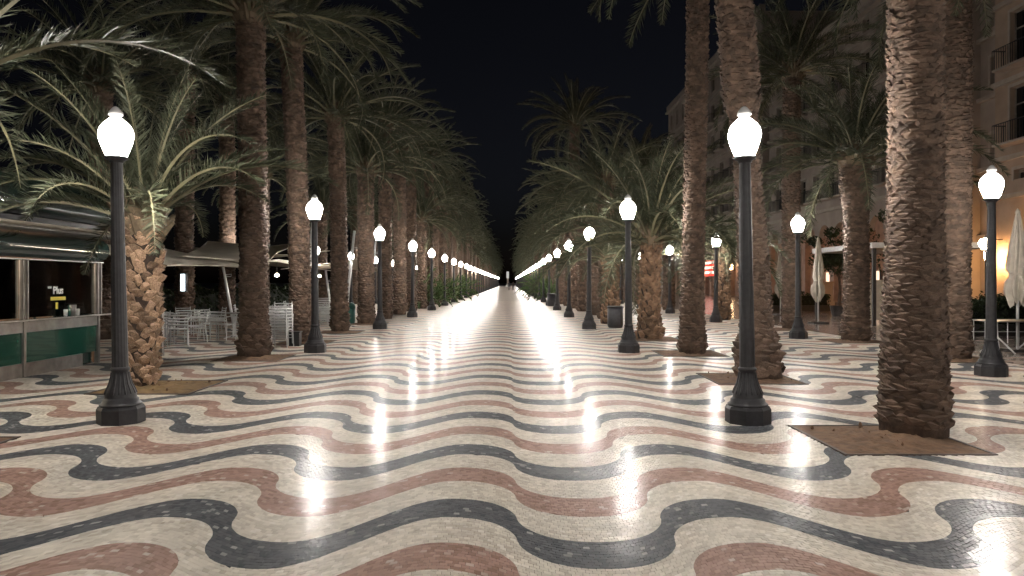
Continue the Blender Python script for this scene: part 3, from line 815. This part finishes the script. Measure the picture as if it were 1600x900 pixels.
for (x, y, w) in TAB:
    put(TB, x, y, rnd.uniform(0,1), f'round aluminium cafe table {w}', 'cafe tables')
    a0 = rnd.uniform(0,.8)
    for k in range(4):
        a = a0+k*PI/2+rnd.uniform(-.25,.25); d = rnd.uniform(.62,.78)
        put(CH, x+math.cos(a)*d, y+math.sin(a)*d, a+PI/2, f'aluminium chair {["right of","beyond","left of","on near side of"][k]} the cafe table {w}', 'cafe chairs')
for (x, y, rz, lab) in ((-8.35,18.6,.5,'aluminium chair standing alone nearest the kiosk end'),(-6.9,22.6,2.4,'aluminium chair pulled out towards the flared palm'),(-6.6,27.2,1.2,'aluminium chair standing out by the walk near the green bin')):
    put(CH, x, y, rz, lab, 'cafe chairs')
for k in range(5):
    put(CH, -5.68, 18.35-.02*k, PI+.08*rnd.uniform(-1,1), ['bottom chair','second chair from below','middle chair','fourth chair from below','top chair'][k]+' of the stack beside the flared palm', 'stacked cafe chairs', .075*k)
for k in range(4):
    put(CH, -7.0, 27.9-.02*k, PI+.3, ['bottom chair','second chair from below','third chair from below','top chair'][k]+' of the stack left of the green bin', 'stacked cafe chairs by the bin', .075*k)
b = MB(); b.box(-.13,.13,-.11,.11,0,.34); o = b.build('black_crate', mat('black_plastic', (.012,.012,.012), .4), loc=(-5.42,18.72,0)); tag(o, 'black plastic crate standing behind the stacked chairs', 'crate')
b2 = MB(); b2.box(-.15,.15,-.13,.13,.341,.37); b2.build('crate_rim', M_black, o)
for s in (TB, CH):
    for c in list(s.children): bpy.data.objects.remove(c)
    bpy.data.objects.remove(s)
b = MB(); b.box(-.06,.06,-.05,.05,0,1.02); b.box(-.07,.07,-.06,.06,1.02,1.05); tag(b.build('menu_post', M_steel, loc=(-7.62,16.15,0)), 'short grey metal post standing between the kiosk and the chairs', 'post')

# ================================================================== sails and masts
def sail(label, c, sag=.12, n=14):
    A, B, C_, D = [Vector(p) for p in c]; b = MB(); b.smooth = True; vs = []
    ctr = (A+B+C_+D)/4
    for j in range(n+1):
        for i in range(n+1):
            u, v = i/n, j/n
            p = A.lerp(B,u).lerp(D.lerp(C_,u), v)
            e = max(abs(2*u-1), abs(2*v-1)); w = (1-(2*u-1)**2)*(abs(2*v-1)**3)+(1-(2*v-1)**2)*(abs(2*u-1)**3)
            p = p.lerp(ctr, .10*w); p.z -= sag*(1-(2*u-1)**2)*(1-(2*v-1)**2)
            vs.append(p)
    m = len(vs); vs = vs+[p+Vector((0,0,.006)) for p in vs]
    q = lambda j,i: j*(n+1)+i
    fs = []
    for j in range(n):
        for i in range(n):
            fs.append((q(j,i),q(j+1,i),q(j+1,i+1),q(j,i+1))); fs.append((m+q(j,i),m+q(j,i+1),m+q(j+1,i+1),m+q(j+1,i)))
    b.add(vs, fs)
    t = empty('shade_sail', tuple(A), 0, label, 'shade sail', 'cream sails over the cafe')
    o = b.build('canvas', M_sail); o.parent = t; o.matrix_parent_inverse = Matrix.Translation(-A)
    for P, Q in ((A,B),(B,C_),(C_,D),(D,A)):
        h = MB(); h.tube([P+Vector((0,0,.003)), P.lerp(Q,.5).lerp(ctr,.10)+Vector((0,0,.003)), Q+Vector((0,0,.003))], .012, 5)
        o = h.build('edge_cable', M_sail); o.parent = t; o.matrix_parent_inverse = Matrix.Translation(-A)
sail('large cream sail sloping low beside the kiosk', [(-8.0,16.7,1.98),(-7.55,22.6,2.02),(-12.6,24,3.0),(-13,16.5,3.15)])
sail('bright lit triangular cream sail left of the flared palm', [(-9.3,21.0,2.34),(-7.45,22.9,2.16),(-7.55,23.3,2.78),(-11,27,3.1)], .02)
sail('cream sail seen edge on right of the flared palm', [(-7.9,24.0,2.2),(-7.4,26.0,2.98),(-12,27.5,2.6),(-12.5,23.5,2.5)])
sail('cream sail lifted high behind the second left lamp', [(-7.8,26.0,2.55),(-7.3,31.0,2.95),(-12,31.5,2.4),(-12,26.5,2.9)])
sail('lower bright cream sail behind the second left lamp', [(-8.6,27.5,2.35),(-7.25,31.2,2.05),(-12,33,2.8),(-12.3,28,2.5)])
sail('small cream sail beyond the green bin', [(-7.6,32.5,2.3),(-7.4,38.0,2.2),(-12,38.5,2.8),(-12.2,33,2.5)])
sail('farthest cream sail between the left trunks', [(-7.6,39,2.9),(-7.4,44.0,2.2),(-12,44.5,2.6),(-12.2,39.5,2.3)])
def mast(x, y, h, lean, label, r=.055, group='leaning sail masts'):
    t = empty('sail_mast', (x,y,0), 0, label, 'mast', group)
    b = MB(); b.smooth = True; b.tube([(0,0,0),(lean*.5,0,h*.5),(lean,0,h)], [r,r,r*.85], 10); b.build('pole', M_alu, t)
    b = MB(); b.lathe([(.13,0),(.13,.015)], 12); b.build('base_plate', M_steel, t)
    b = MB(); b.tube([(lean*.8,0,h*.8),(lean*.8+.22,0,h*.8+.03),(lean*.8+.2,0,h*.8-.05),(lean*.78,0,h*.78)], .01, 5); b.build('bracket', M_alu, t)
mast(-8.05, 23.0, 4.05, .42, 'leaning metal mast just right of the flared palm', .075)
mast(-7.75, 28.2, 4.0, .25, 'leaning mast behind the second left lamp')
mast(-7.75, 35.0, 4.05, .42, 'leaning mast left of the yellowish stout palm', .07)
mast(-7.7, 40.5, 4.05, .40, 'leaning mast right of the yellowish stout palm')
mast(-7.6, 48.5, 4.05, .42, 'leaning mast between the third and fourth left lamps')
mast(-7.6, 57, 4.05, .42, 'distant leaning mast by the fourth left lamp')
for (x0,y0,z1,dx,lab) in ((-8.55,18.0,2.25,-.30,'slanted sail strut nearest the kiosk'),(-8.75,23.6,2.3,-.42,'slanted sail strut behind the cafe chairs'),(-7.3,26.2,2.2,-.5,'slanted sail strut right of the flared palm'),(-7.4,31,2.1,-.3,'slanted sail strut near the green bin')):
    mast(x0, y0, z1, dx, lab, .045, 'slanted sail struts')

# ================================================================== hedges, bushes
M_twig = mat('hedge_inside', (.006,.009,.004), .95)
def leaf_cloud(b, n, fn, r, size=.07):
    for _ in range(n):
        p = Vector(fn()); d = Vector((r.gauss(0,1),r.gauss(0,1),r.gauss(0,1))).normalized(); u = d.orthogonal().normalized(); w = d.cross(u)
        s = size*r.uniform(.6,1.4); b.add([p-u*s*.45, p+w*s, p+u*s*.45, p-w*s], [(0,1,2,3)])
def hedge(name, x0, x1, y0, y1, h, label, n, seed, size=.07, planter=False):
    r = random.Random(seed); b = MB()
    def f():
        x, y, z = r.uniform(x0,x1), r.uniform(y0,y1), r.uniform(.1,h)
        k = r.randrange(3)
        if k == 0: z = h+r.gauss(0,.06)+.12*math.sin(x*2.1+y*1.7)
        elif k == 1: x = r.choice((x0,x1))+r.gauss(0,.05)
        else: y = r.choice((y0,y1))+r.gauss(0,.05)
        return x-x0, y-y0, z
    leaf_cloud(b, n, f, r, size)
    t = empty(name, (x0,y0,0), 0, label, 'hedge')
    b.build('foliage', M_dkbush, t)
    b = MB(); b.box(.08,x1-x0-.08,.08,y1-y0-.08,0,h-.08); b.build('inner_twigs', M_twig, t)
    if planter: b = MB(); b.box(-.06,x1-x0+.06,-.06,y1-y0+.06,0,.34); b.build('planter', M_shut, t)
hedge('hedge', -14.6,-13.9, 15.5, 62, 1.25, 'long dark clipped hedge behind the cafe on the left', 17000, 5, .10)
hedge('hedge', 13.35, 18.2, 22.2, 23.1, 1.0, 'dark planter hedge in front of the warmly lit wall on the right', 8000, 6, .07, True)
hedge('hedge', 14.2, 17.5, 40.5, 41.2, .95, 'low dark planter hedge far behind the terrace parasol', 1800, 8, .06, True)
SHF = [frond_mesh('shrub_frond%d' % i, 1.5, R(dr), 26, .26, 90+i, .03, seg=1) for i, dr in enumerate((25,55,85))]
for me in SHF: me.materials[0] = M_bush
def shrub(x, y, s, label, group, n=26):
    t = empty('leafy_shrub', (x,y,0), rnd.uniform(0,6), label, 'shrub', group); b = MB()
    b.tube([(0,0,0),(.02,0,.25*s)], .05*s, 6); st = b.build('stem', M_bark, t)
    for i in range(n):
        q = i/n; o = link('frond', SHF[min(2,int(q*3))], t)
        o.matrix_local = Matrix.Translation((0,0,.2*s)) @ Matrix.Rotation(i*2.4,4,'Z') @ Matrix.Rotation(R(85-70*q),4,'X') @ Matrix.Scale(s*rnd.uniform(.8,1.1),4)
for i, (x, y, s) in enumerate(((-5.6,46.5,1.5),(-6.3,49,1.7),(-5.2,53.5,1.3),(-5.9,58,1.7),(-5.2,64,1.5),(-5.5,71,1.7),(-5.3,79,1.6),(-5.4,88,1.7))):
    shrub(x, y, s, f'{ORD[i]} bright green feathery shrub among the left lamps', 'green shrubs along the left row')
for i, (x, y, s) in enumerate(((3.4,60,1.2),(4.3,68,1.7),(3.6,76,1.5),(3.5,84,2.0),(3.9,93,1.8),(3.6,103,2.2))):
    shrub(x, y, s, f'{ORD[i]} bright green feathery shrub among the right lamps', 'green shrubs along the right row')
# planter tree on the terrace
t = empty('planter_tree', (15.6,35,0), 0, 'dark small leaved tree on the terrace right of the closed parasol', 'tree')
b = MB(); b.tube([(0,0,.4),(.05,0,1.3),(0,.05,2.2)], [.09,.07,.06], 8)
for k in range(7): a = k*.9; b.tube([(0,0,1.7+.06*k),(math.cos(a)*.6,math.sin(a)*.6,2.5),(math.cos(a)*1.2,math.sin(a)*1.2,3.0)], [.04,.03,.01], 5)
b.build('trunk', M_bark, t)
b = MB(); r_ = random.Random(4)
cl = [(r_.gauss(0,1.0), r_.gauss(0,1.0), 3.0+r_.gauss(0,.55), r_.uniform(.35,.7)) for _ in range(26)]
def fc():
    c = r_.choice(cl); d = Vector((r_.gauss(0,1),r_.gauss(0,1),r_.gauss(0,1))).normalized()*c[3]*r_.uniform(.5,1); return c[0]+d.x, c[1]+d.y, c[2]+d.z*.8
leaf_cloud(b, 3600, fc, r_, .085); b.build('crown', M_dkbush, t)
b = MB(); b.lathe([(.32,0),(.42,.5),(.38,.5),(.36,.42)], 14); b.build('planter', M_shut, t)

# ================================================================== closed parasols, terrace furniture
def parasol(x, y, h, label, seed, zb=1.15):
    r = random.Random(seed); t = empty('closed_parasol', (x,y,0), 0, label, 'parasol', 'closed parasols on the right terrace')
    b = MB(); b.smooth = True; b.tube([(0,0,.05),(0,0,h-.05)], .032, 8); b.build('pole', M_white, t)
    b = MB(); b.box(-.3,.3,-.3,.3,0,.05); b.build('base', M_shut, t)
    b = MB(); b.smooth = True; seg = 48; nz = 22; vs = []
    ph = [r.uniform(0,6) for _ in range(6)]
    for j in range(nz+1):
        q = j/nz; z = zb+(h-zb)*q
        env = .05+.27*(1-q)**.75
        if q < .1: env *= .55+.9*q*5*.9
        if .27 < q < .36: env *= .74
        for k in range(seg):
            a = 2*PI*k/seg
            f = .72+.28*math.cos(8*a+1.2*math.sin(q*5+ph[0]))*(1-q*.5)+.12*math.sin(3*a+ph[1]+q*4)
            zz = z + (.10*math.sin(8*a+ph[2])+.05*math.sin(5*a+ph[3]) if j == 0 else 0)
            vs.append((env*f*math.cos(a), env*f*math.sin(a), zz))
    b.add(vs, [(j*seg+k, j*seg+(k+1)%seg, (j+1)*seg+(k+1)%seg, (j+1)*seg+k) for j in range(nz) for k in range(seg)])
    b.build('canopy', M_umb, t)
    b = MB(); b.lathe([(.06,h-.03),(.06,h+.02),(.02,h+.08),(.01,h+.1)], 8); b.build('finial', M_umb, t)
    b = MB(); zc = zb+(h-zb)*.315; b.lathe([(.17,zc-.02),(.18,zc),(.17,zc+.02)], 16); b.build('tie_band', M_umb, t)
parasol(11.95, 17.4, 3.25, 'large closed cream parasol cut by the right frame edge', 1)
parasol(12.1, 29.0, 3.3, 'closed cream parasol standing alone on the shiny terrace paving', 2, .95)
parasol(13.3, 36.3, 3.1, 'closed parasol half hidden behind the second outer lamp', 3, .95)
t = empty('terrace_table', (11.55,16.9,0), .15, 'steel folding table beside the right frame edge under the parasol', 'table')
b = MB(); b.box(-.75,.75,-.35,.35,.715,.74); b.build('table_top', M_steel, t)
for s in (-.45,.45):
    b = MB(); b.tube([(s-.2,-.28,0),(s,0,.36),(s,.02,.71)], .018, 6); b.tube([(s+.2,-.28,0),(s,0,.36)], .018, 6); b.tube([(s-.2,.28,0),(s,0,.36)], .018, 6); b.tube([(s+.2,.28,0),(s,0,.36)], .018, 6); b.build('leg_frame', M_alu, t)
t = empty('barrier', (12.4,19.6,0), 0, 'low metal rail barrier along the terrace behind the outer lamp', 'barrier')
for k in range(14):
    b = MB(); b.tube([(-1.9+k*.3,0,0),(-1.9+k*.3,0,.62)], .012, 5); b.build('upright', M_alu, t)
b = MB(); b.tube([(-1.95,0,.62),(2.05,0,.62)], .018, 6); b.tube([(-1.95,0,.3),(2.05,0,.3)], .012, 6); b.build('rail', M_alu, t)
t = empty('pergola', (13.3,27,0), 0, 'flat roofed terrace pergola with dark posts behind the big right trunk', 'pergola')
for (x, y) in ((0,0),(4.2,0),(0,5),(4.2,5)):
    b = MB(); b.box(x-.06,x+.06,y-.06,y+.06,0,2.85); b.build('post', M_shut, t)
for (x0,x1,y0,y1) in ((-.12,4.4,-.12,-.06),(-.12,-.06,-.06,5.2),(4.34,4.4,-.06,5.2),(-.06,4.34,5.14,5.2)):
    b = MB(); b.box(x0,x1,y0,y1,2.86,3.06); b.build('fascia', M_white, t)
b = MB(); b.box(-.05,4.33,-.05,5.13,3.0,3.05); b.build('roof', M_umb, t)
b = MB(); b.box(.08,4.1,2.5,2.53,.1,1.7); b.build('windscreen', M_umb, t)

# ================================================================== buildings on the right
def facade(name, label, XF, y0, y1, floors, mwall, depth=10, arcade=None):
    """street front facing -x; floors = (z0, z1, sill, head, window width, pitch, balcony)"""
    t = empty(name, (XF, y0, 0), 0, label, 'building'); t['kind'] = 'thing'; L = y1-y0
    wb = MB(); zlast = 0
    wins = []
    for (z0, z1, sill, head, ww, pitch, balc) in floors:
        n = max(1, int(L/pitch)); mg = (L-n*pitch)/2
        wb.box(0,.4,0,L,z0,sill); wb.box(0,.4,0,L,head,z1)
        ys = [mg+pitch*(i+.5) for i in range(n)]
        e = [0]+sum([[y-ww/2, y+ww/2] for y in ys], [])+[L]
        for i in range(0, len(e), 2): wb.box(0,.4,e[i],e[i+1],sill,head)
        for y in ys: wins.append((y, sill, head, ww, balc))
        zlast = z1
    if arcade:
        az, sp, pw = arcade           # top of the arcade storey, spring line, pier width
        n = int(L/2.7); bw = L/n; rr = (bw-pw)/2
        ab = MB()
        for i in range(n+1):
            y = i*bw; ya, yb = max(0,y-pw/2), min(L,y+pw/2)
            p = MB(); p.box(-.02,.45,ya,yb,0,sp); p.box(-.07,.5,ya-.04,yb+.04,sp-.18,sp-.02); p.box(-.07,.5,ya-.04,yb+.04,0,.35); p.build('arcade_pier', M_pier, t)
        for i in range(n):
            yc = (i+.5)*bw; k = 12; vs = []; fs = []
            for x in (0,.4):
                for q in range(k+1):
                    a = PI-PI*q/k; vs.append((x, yc+rr*math.cos(a), sp+rr*math.sin(a)))
                for q in range(k+1): vs.append((x, yc+(-1+2*q/k)*(bw/2), az))
            o_ = 2*(k+1)
            for q in range(k):
                fs += [(q,q+1,k+1+q+1,k+1+q),(o_+q,o_+k+1+q,o_+k+2+q,o_+q+1),(q,o_+q,o_+q+1,q+1)]
            for side in (0, 1):
                s = -1 if side == 0 else 1; e = 0 if side == 0 else k
                vs2 = [(0,yc+s*rr,sp),(0,yc+s*bw/2,sp),(0,yc+s*bw/2,az)]; b0 = len(vs); vs += vs2; fs.append((b0,b0+1,b0+2,e))
            ab.add(vs, fs)
        ab.build('arcade_arches', mwall, t)
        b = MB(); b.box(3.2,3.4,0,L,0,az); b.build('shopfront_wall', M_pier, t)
        b = MB(); b.box(.4,3.2,0,L,az-.3,az-.05); b.build('arcade_ceiling', M_trim, t)
    wb.box(.4,depth,0,.2,0,zlast); wb.box(.4,depth,L-.2,L,0,zlast); wb.box(.4,depth,.2,L-.2,zlast-.3,zlast)
    wb.build('wall', mwall, t)
    for (z0, z1, *_r) in floors:
        b = MB(); b.box(-.22,-.003,-.05,L+.05,z0-.14,z0+.10); b.build('cornice', M_trim, t)
    b = MB(); b.box(-.5,-.003,-.1,L+.1,zlast-.45,zlast-.2); b.box(-.3,.3,-.05,L+.05,zlast+.003,zlast+.7); b.build('roof_parapet', M_trim, t)
    wm = {}; 
    for (y, s, h, w, balc) in wins:
        key = (round(w,2), round(h-s,2))
        if key not in wm:
            f = MB(); H = h-s
            f.box(-.05,.0-.003,-w/2-.14,-w/2,-.05,H+.14); f.box(-.05,-.003,w/2,w/2+.14,-.05,H+.14); f.box(-.06,-.003,-w/2,w/2,H,H+.16)
            g = MB(); g.box(.22,.28,-w/2,-w/2+.07,0,H); g.box(.22,.28,w/2-.07,w/2,0,H); g.box(.22,.28,-w/2+.07,w/2-.07,H-.07,H); g.box(.22,.28,-.04,.04,0,H-.07); g.box(.215,.275,-w/2+.07,w/2-.07,H*.68,H*.68+.06)
            p = MB(); p.box(.29,.31,-w/2,w/2,0,H)
            bl = MB(); bl.box(-.75,-.004,-w/2-.35,w/2+.35,-.14,-.02)
            rl = MB(); rl.box(-.75,-.72,-w/2-.33,w/2+.33,.95,1.0)
            for k in range(15): yy = -w/2-.33+(w+.66)*k/14; rl.box(-.745,-.725,yy-.012,yy+.012,-.02,.95)
            for q in (-1,1):
                yy = q*(w/2+.32); rl.box(-.72,-.06,yy-.015,yy+.015,.95,1.0)
                for k in range(5): rl.box(-.65+.13*k,-.63+.13*k,yy-.01,yy+.01,-.02,.95)
            wm[key] = (f.mesh('surround', M_trim), g.mesh('window', M_wood), p.mesh('pane', M_pane), bl.mesh('balcony', M_trim), rl.mesh('railing', M_rail))
        f, g, p, bl, rl = wm[key]
        wdw = link('window', g, t, loc=(0,y,s)); link('surround', f, wdw); link('pane', p, wdw)
        if balc: o = link('balcony', bl, t, loc=(0,y,s)); link('railing', rl, o)
    return t
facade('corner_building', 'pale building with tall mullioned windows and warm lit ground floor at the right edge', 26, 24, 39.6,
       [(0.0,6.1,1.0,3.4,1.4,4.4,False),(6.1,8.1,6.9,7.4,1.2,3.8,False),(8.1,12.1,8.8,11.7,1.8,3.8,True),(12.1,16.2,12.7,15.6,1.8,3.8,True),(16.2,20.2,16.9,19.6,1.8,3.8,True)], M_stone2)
facade('narrow_building', 'narrow recessed facade with small windows behind the big right trunk', 27, 39.65, 42.4,
       [(0,4.2,1.0,2.6,1.0,2.7,False),(4.2,8,5.4,7.1,1.0,2.7,False),(8,12,8.3,9.9,1.0,2.7,False),(12,15.4,12.6,14.2,1.0,2.7,False),(15.4,19,15.9,17.4,1.0,2.7,False)], M_stone)
facade('arcaded_building', 'long stone facade with arcade, balconies and tall windows behind the terrace palms', 26, 42.45, 74,
       [(7.5,11.6,8.4,10.6,1.35,2.9,True),(11.6,15.6,12.3,14.7,1.35,2.9,True),(15.6,19.4,16.3,18.5,1.35,2.9,True),(19.4,21.6,19.9,20.9,1.0,2.9,False)], M_stone, arcade=(7.5,5.3,.8))
facade('tall_building', 'tall dark building showing its roof edge against the night sky', 26, 76, 121,
       [(5,9.2,5.9,8.3,1.5,4,False),(9.2,13.2,9.9,12.3,1.5,4,True),(13.2,17.2,13.9,16.3,1.5,4,True),(17.2,21.2,17.9,20.3,1.5,4,True),(21.2,25.2,21.9,24.3,1.5,4,True),(25.2,29.5,26,28.4,1.5,4,False)], M_stone, arcade=(5,3.4,.9))
facade('distant_building', 'lower distant building beyond the tall one on the right', 26, 124, 178,
       [(0,5,1,3.8,2,5,False),(5,9,5.9,8.1,1.5,4.5,True),(9,13,9.9,12.1,1.5,4.5,True),(13,17,13.9,16.1,1.5,4.5,True),(17,21.5,17.9,20.1,1.5,4.5,False)], M_stone)
# warm lamps of the terraces
M_warm = emit('warm_lamp_glass', (1.0,.62,.33), 44)
M_warm2 = emit('warm_globe', (1.0,.82,.62), 60)
M_warm3 = emit('bright_warm_lamp_glass', (1.0,.52,.2), 200)
def lantern(x, y, z, label, s=1.0, gm=None):
    t = empty('wall_lantern', (x,y,z), 0, label, 'lantern', 'warm lanterns on the right facades')
    b = MB(); b.lathe([(.13*s,-.35*s),(.20*s,.25*s)], 6); b.build('glass', gm or M_warm, t)
    b = MB(); b.lathe([(.22*s,.26*s),(.1*s,.42*s),(.03*s,.5*s)], 6); b.build('hood', M_shut, t)
    b = MB(); b.lathe([(.10*s,-.40*s),(.14*s,-.36*s)], 6); b.build('base', M_shut, t)
    b = MB(); b.tube([(0,0,.5*s),(0,0,.8*s),(.75,0,.8*s)], .025, 6); b.build('bracket', M_shut, t)
lantern(25.25, 39.0, 2.9, 'warm lit lantern on the orange wall behind the right trunk', 1.2, M_warm3)
lantern(25.25, 33.5, 3.0, 'warm lit lantern on the ground floor wall beyond the right frame edge', 1.2, M_warm3)
for n, y in enumerate((47.8, 53.2, 61.3, 69.4)): lantern(25.4+2.6, y, 3.4, f'{ORD[n]} warm lantern hanging inside the arcade', .9)
for n, y in enumerate((84, 98)): lantern(25.2, y, 3.4, f'warm lantern on the {["nearer","farther"][n]} part of the tall building')
t = empty('terrace_lamp', (16.1,25,0), 0, 'small warm globe lamp on thin post above the dark hedge', 'street lamp')
b = MB(); b.tube([(0,0,0),(0,0,2.72)], .035, 8); b.build('post', M_iron, t)
b = MB(); b.smooth = True; b.lathe([(.12,2.72),(.21,2.86),(.22,2.95),(.16,3.06),(.05,3.1)], 12); b.build('globe', M_warm2, t)
b = MB(); b.lathe([(.06,3.1),(.05,3.14),(.02,3.2)], 8); b.build('cap', M_iron, t)
def lit_panel(x, y, z0, z1, w, m, label, name='lit_sign', axis='y', frame=M_shut):
    t = empty(name, (x,y,z0), 0, label, 'sign')
    b = MB()
    if axis == 'y': b.box(-.01,.0,-w/2,w/2,0,z1-z0)
    else: b.box(-w/2,w/2,-.01,0,0,z1-z0)
    b.build('lit_face', m, t)
    b = MB()
    if axis == 'y': b.box(.003,.12,-w/2-.04,w/2+.04,-.04,z1-z0+.04)
    else: b.box(-w/2-.04,w/2+.04,.003,.12,-.04,z1-z0+.04)
    b.build('case', frame, t)
    if z0 < 1.2:
        b = MB(); b.box(-.04,.1,-.06,.06,-z0,-.045); b.build('stand', frame, t)
    return t
M_cold = emit('cold_white_light', (.85,.95,1), 5)
lit_panel(20.0, 54, .35, 1.75, .32, M_cold, 'narrow glowing white showcase beside the second outer lamp', axis='x')
s_ = lit_panel(25.7, 95, 2.4, 4.5, 4.4, emit('lit_red', (1,.08,.05), 2.2), 'red and white lit shop sign far right between the trunks')
for k in range(3):
    b = MB(); b.box(-.03,-.013,-2.2,2.2,.3+.62*k,.62+.62*k); b.build('white_stripe', emit('lit_white%d' % k, (1,.85,.7), 2.2), s_)
for n, y in enumerate((50.5, 58.6, 66.7)):
    lit_panel(28.9, y, .6, 2.5, 1.6, emit('shop_glow%d' % n, (1,.72,.5), 1.6), f'{ORD[n]} softly lit shop window inside the arcade', 'shop_window')  # cased glowing panel that stands for a lit shop window
for n, (x, y) in enumerate(((21.5,46),(22.2,52))):
    b = MB(); b.box(-.45,.45,-.45,.45,0,.3); t = empty('stone_pillar', (x,y,0), .1, f'{["nearer","farther"][n]} warm stone plinth pillar on the terrace', 'pillar'); b.build('foot', M_stone2, t)  # short stone pillar built of foot, shaft and cap
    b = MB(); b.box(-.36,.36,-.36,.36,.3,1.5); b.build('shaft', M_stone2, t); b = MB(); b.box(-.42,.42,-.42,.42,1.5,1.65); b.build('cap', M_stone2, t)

# ================================================================== far left: road lights; far end
M_stl = emit('street_light_glass', (1,.93,.75), 160)
t = empty('tall_street_light', (-24,64,0), 0, 'tall street light glowing high in the dark behind the left palms', 'street lamp')
b = MB(); b.tube([(0,0,-.14),(0,0,9.2),(.3,0,9.6),(1.2,0,9.65)], [.11,.07,.05,.04], 8); b.build('pole', M_steel, t)
b = MB(); b.box(.95,1.65,-.18,.18,9.62,9.74); b.build('head', M_steel, t)
b = MB(); b.box(1.0,1.6,-.15,.15,9.50,9.61); b.build('lens', M_stl, t)
lit_panel(-10.95, 24.8, 1.32, 1.88, .14, M_cold, 'small glowing white panel seen under the cream sail on the left', axis='x')
lit_panel(-19.0, 74, 1.3, 2.0, 1.2, M_cold, 'faint white lit box behind the second left lamp', axis='x')
for n, (x, y, z) in enumerate(((-7.95,25.3,1.86),(-8.6,33.5,1.9))):
    t = empty('pendant_lamp', (x,y,z), 0, f'{["nearer","farther"][n]} small warm pendant lamp under the sails', 'lamp', 'pendants under the sails')
    b = MB(); b.smooth = True; b.lathe([(.02,-.06),(.06,-.04),(.07,0),(.03,.05)], 10); b.build('bulb', M_warm2, t)
    b = MB(); b.tube([(0,0,.05),(0,0,.42)], .008, 5); b.build('cord', M_shut, t)
def person(x, y, rz, col, h, label, step):
    vs = {'p':(0,0,.52),'c':(0,.01,.68),'n':(0,.01,.83),'h':(0,.02,.90),'t':(0,.02,.97)}
    chain = [('p',(0,0,.53),.085),('w',(0,0,.62),.075),('c',(0,.01,.74),.095),('n',(0,.01,.835),.035),('h',(0,.02,.90),.055),('t',(0,.02,.965),.045)]
    V = [c[1] for c in chain]; rad_ = [c[2] for c in chain]; E = [(i,i+1) for i in range(5)]
    for s in (-1,1):
        b0 = len(V); V += [(s*.055,.0,.49),(s*.06,.05*s*step,.27),(s*.06,.09*s*step-.01,.03),(s*.06,.09*s*step+.06,.012)]; rad_ += [.058,.042,.028,.022]; E += [(0,b0),(b0,b0+1),(b0+1,b0+2),(b0+2,b0+3)]
        b0 = len(V); V += [(s*.115,.01,.79),(s*.145,-.02*s*step,.63),(s*.14,-.07*s*step+.03,.48),(s*.14,-.08*s*step+.04,.44)]; rad_ += [.04,.03,.022,.018]; E += [(2,b0),(b0,b0+1),(b0+1,b0+2),(b0+2,b0+3)]
    me = bpy.data.meshes.new('body'); me.from_pydata([Vector(v)*h for v in V], E, [])
    o = bpy.data.objects.new('person_tmp', me); COL.objects.link(o)
    md = o.modifiers.new('s','SKIN'); sv = me.skin_vertices[0].data
    for i, q in enumerate(rad_): sv[i].radius = (q*h, q*h*.8)
    sv[0].use_root = True
    o.modifiers.new('d','SUBSURF').levels = 1
    dg = bpy.context.evaluated_depsgraph_get(); dg.update(); m2 = bpy.data.meshes.new_from_object(o.evaluated_get(dg)); bpy.data.objects.remove(o)
    m2.materials.clear(); m2.materials.append(mat('dark_clothes', col, .8))
    p = tag(link('person', m2, loc=(x,y,0), rot=(0,0,rz)), label, 'person', 'people far down the walk')
    b = MB(); b.smooth = True; b.lathe([(.05*h,.885*h),(.062*h,.92*h),(.05*h,.965*h),(.015*h,.99*h)], 10, c=(0,.005*h,0)); b.build('hair', M_shut, p)
person(-.1, 150, .2, (.03,.03,.035), 1.75, 'person in dark clothes far down the walk, the left of the pair', 1)
person(.75, 152, -.3, (.05,.035,.03), 1.7, 'person in brownish clothes far down the walk, the right of the pair', -1)
t = empty('white_column', (-.6,255,0), 0, 'slim white lit column at the far end of the walk', 'obelisk')  # round white column with a glowing upper shaft
b = MB(); b.lathe([(.7,0),(.7,.6),(.45,.8)], 8); b.build('base', M_white, t)
b = MB(); b.lathe([(.3,.8),(.28,3.0)], 10); b.build('stem', M_stone, t)
b = MB(); b.lathe([(.42,3.0),(.42,5.0),(.3,5.3)], 10); b.build('shaft', emit('lit_column', (1,.97,.92), .5), t)
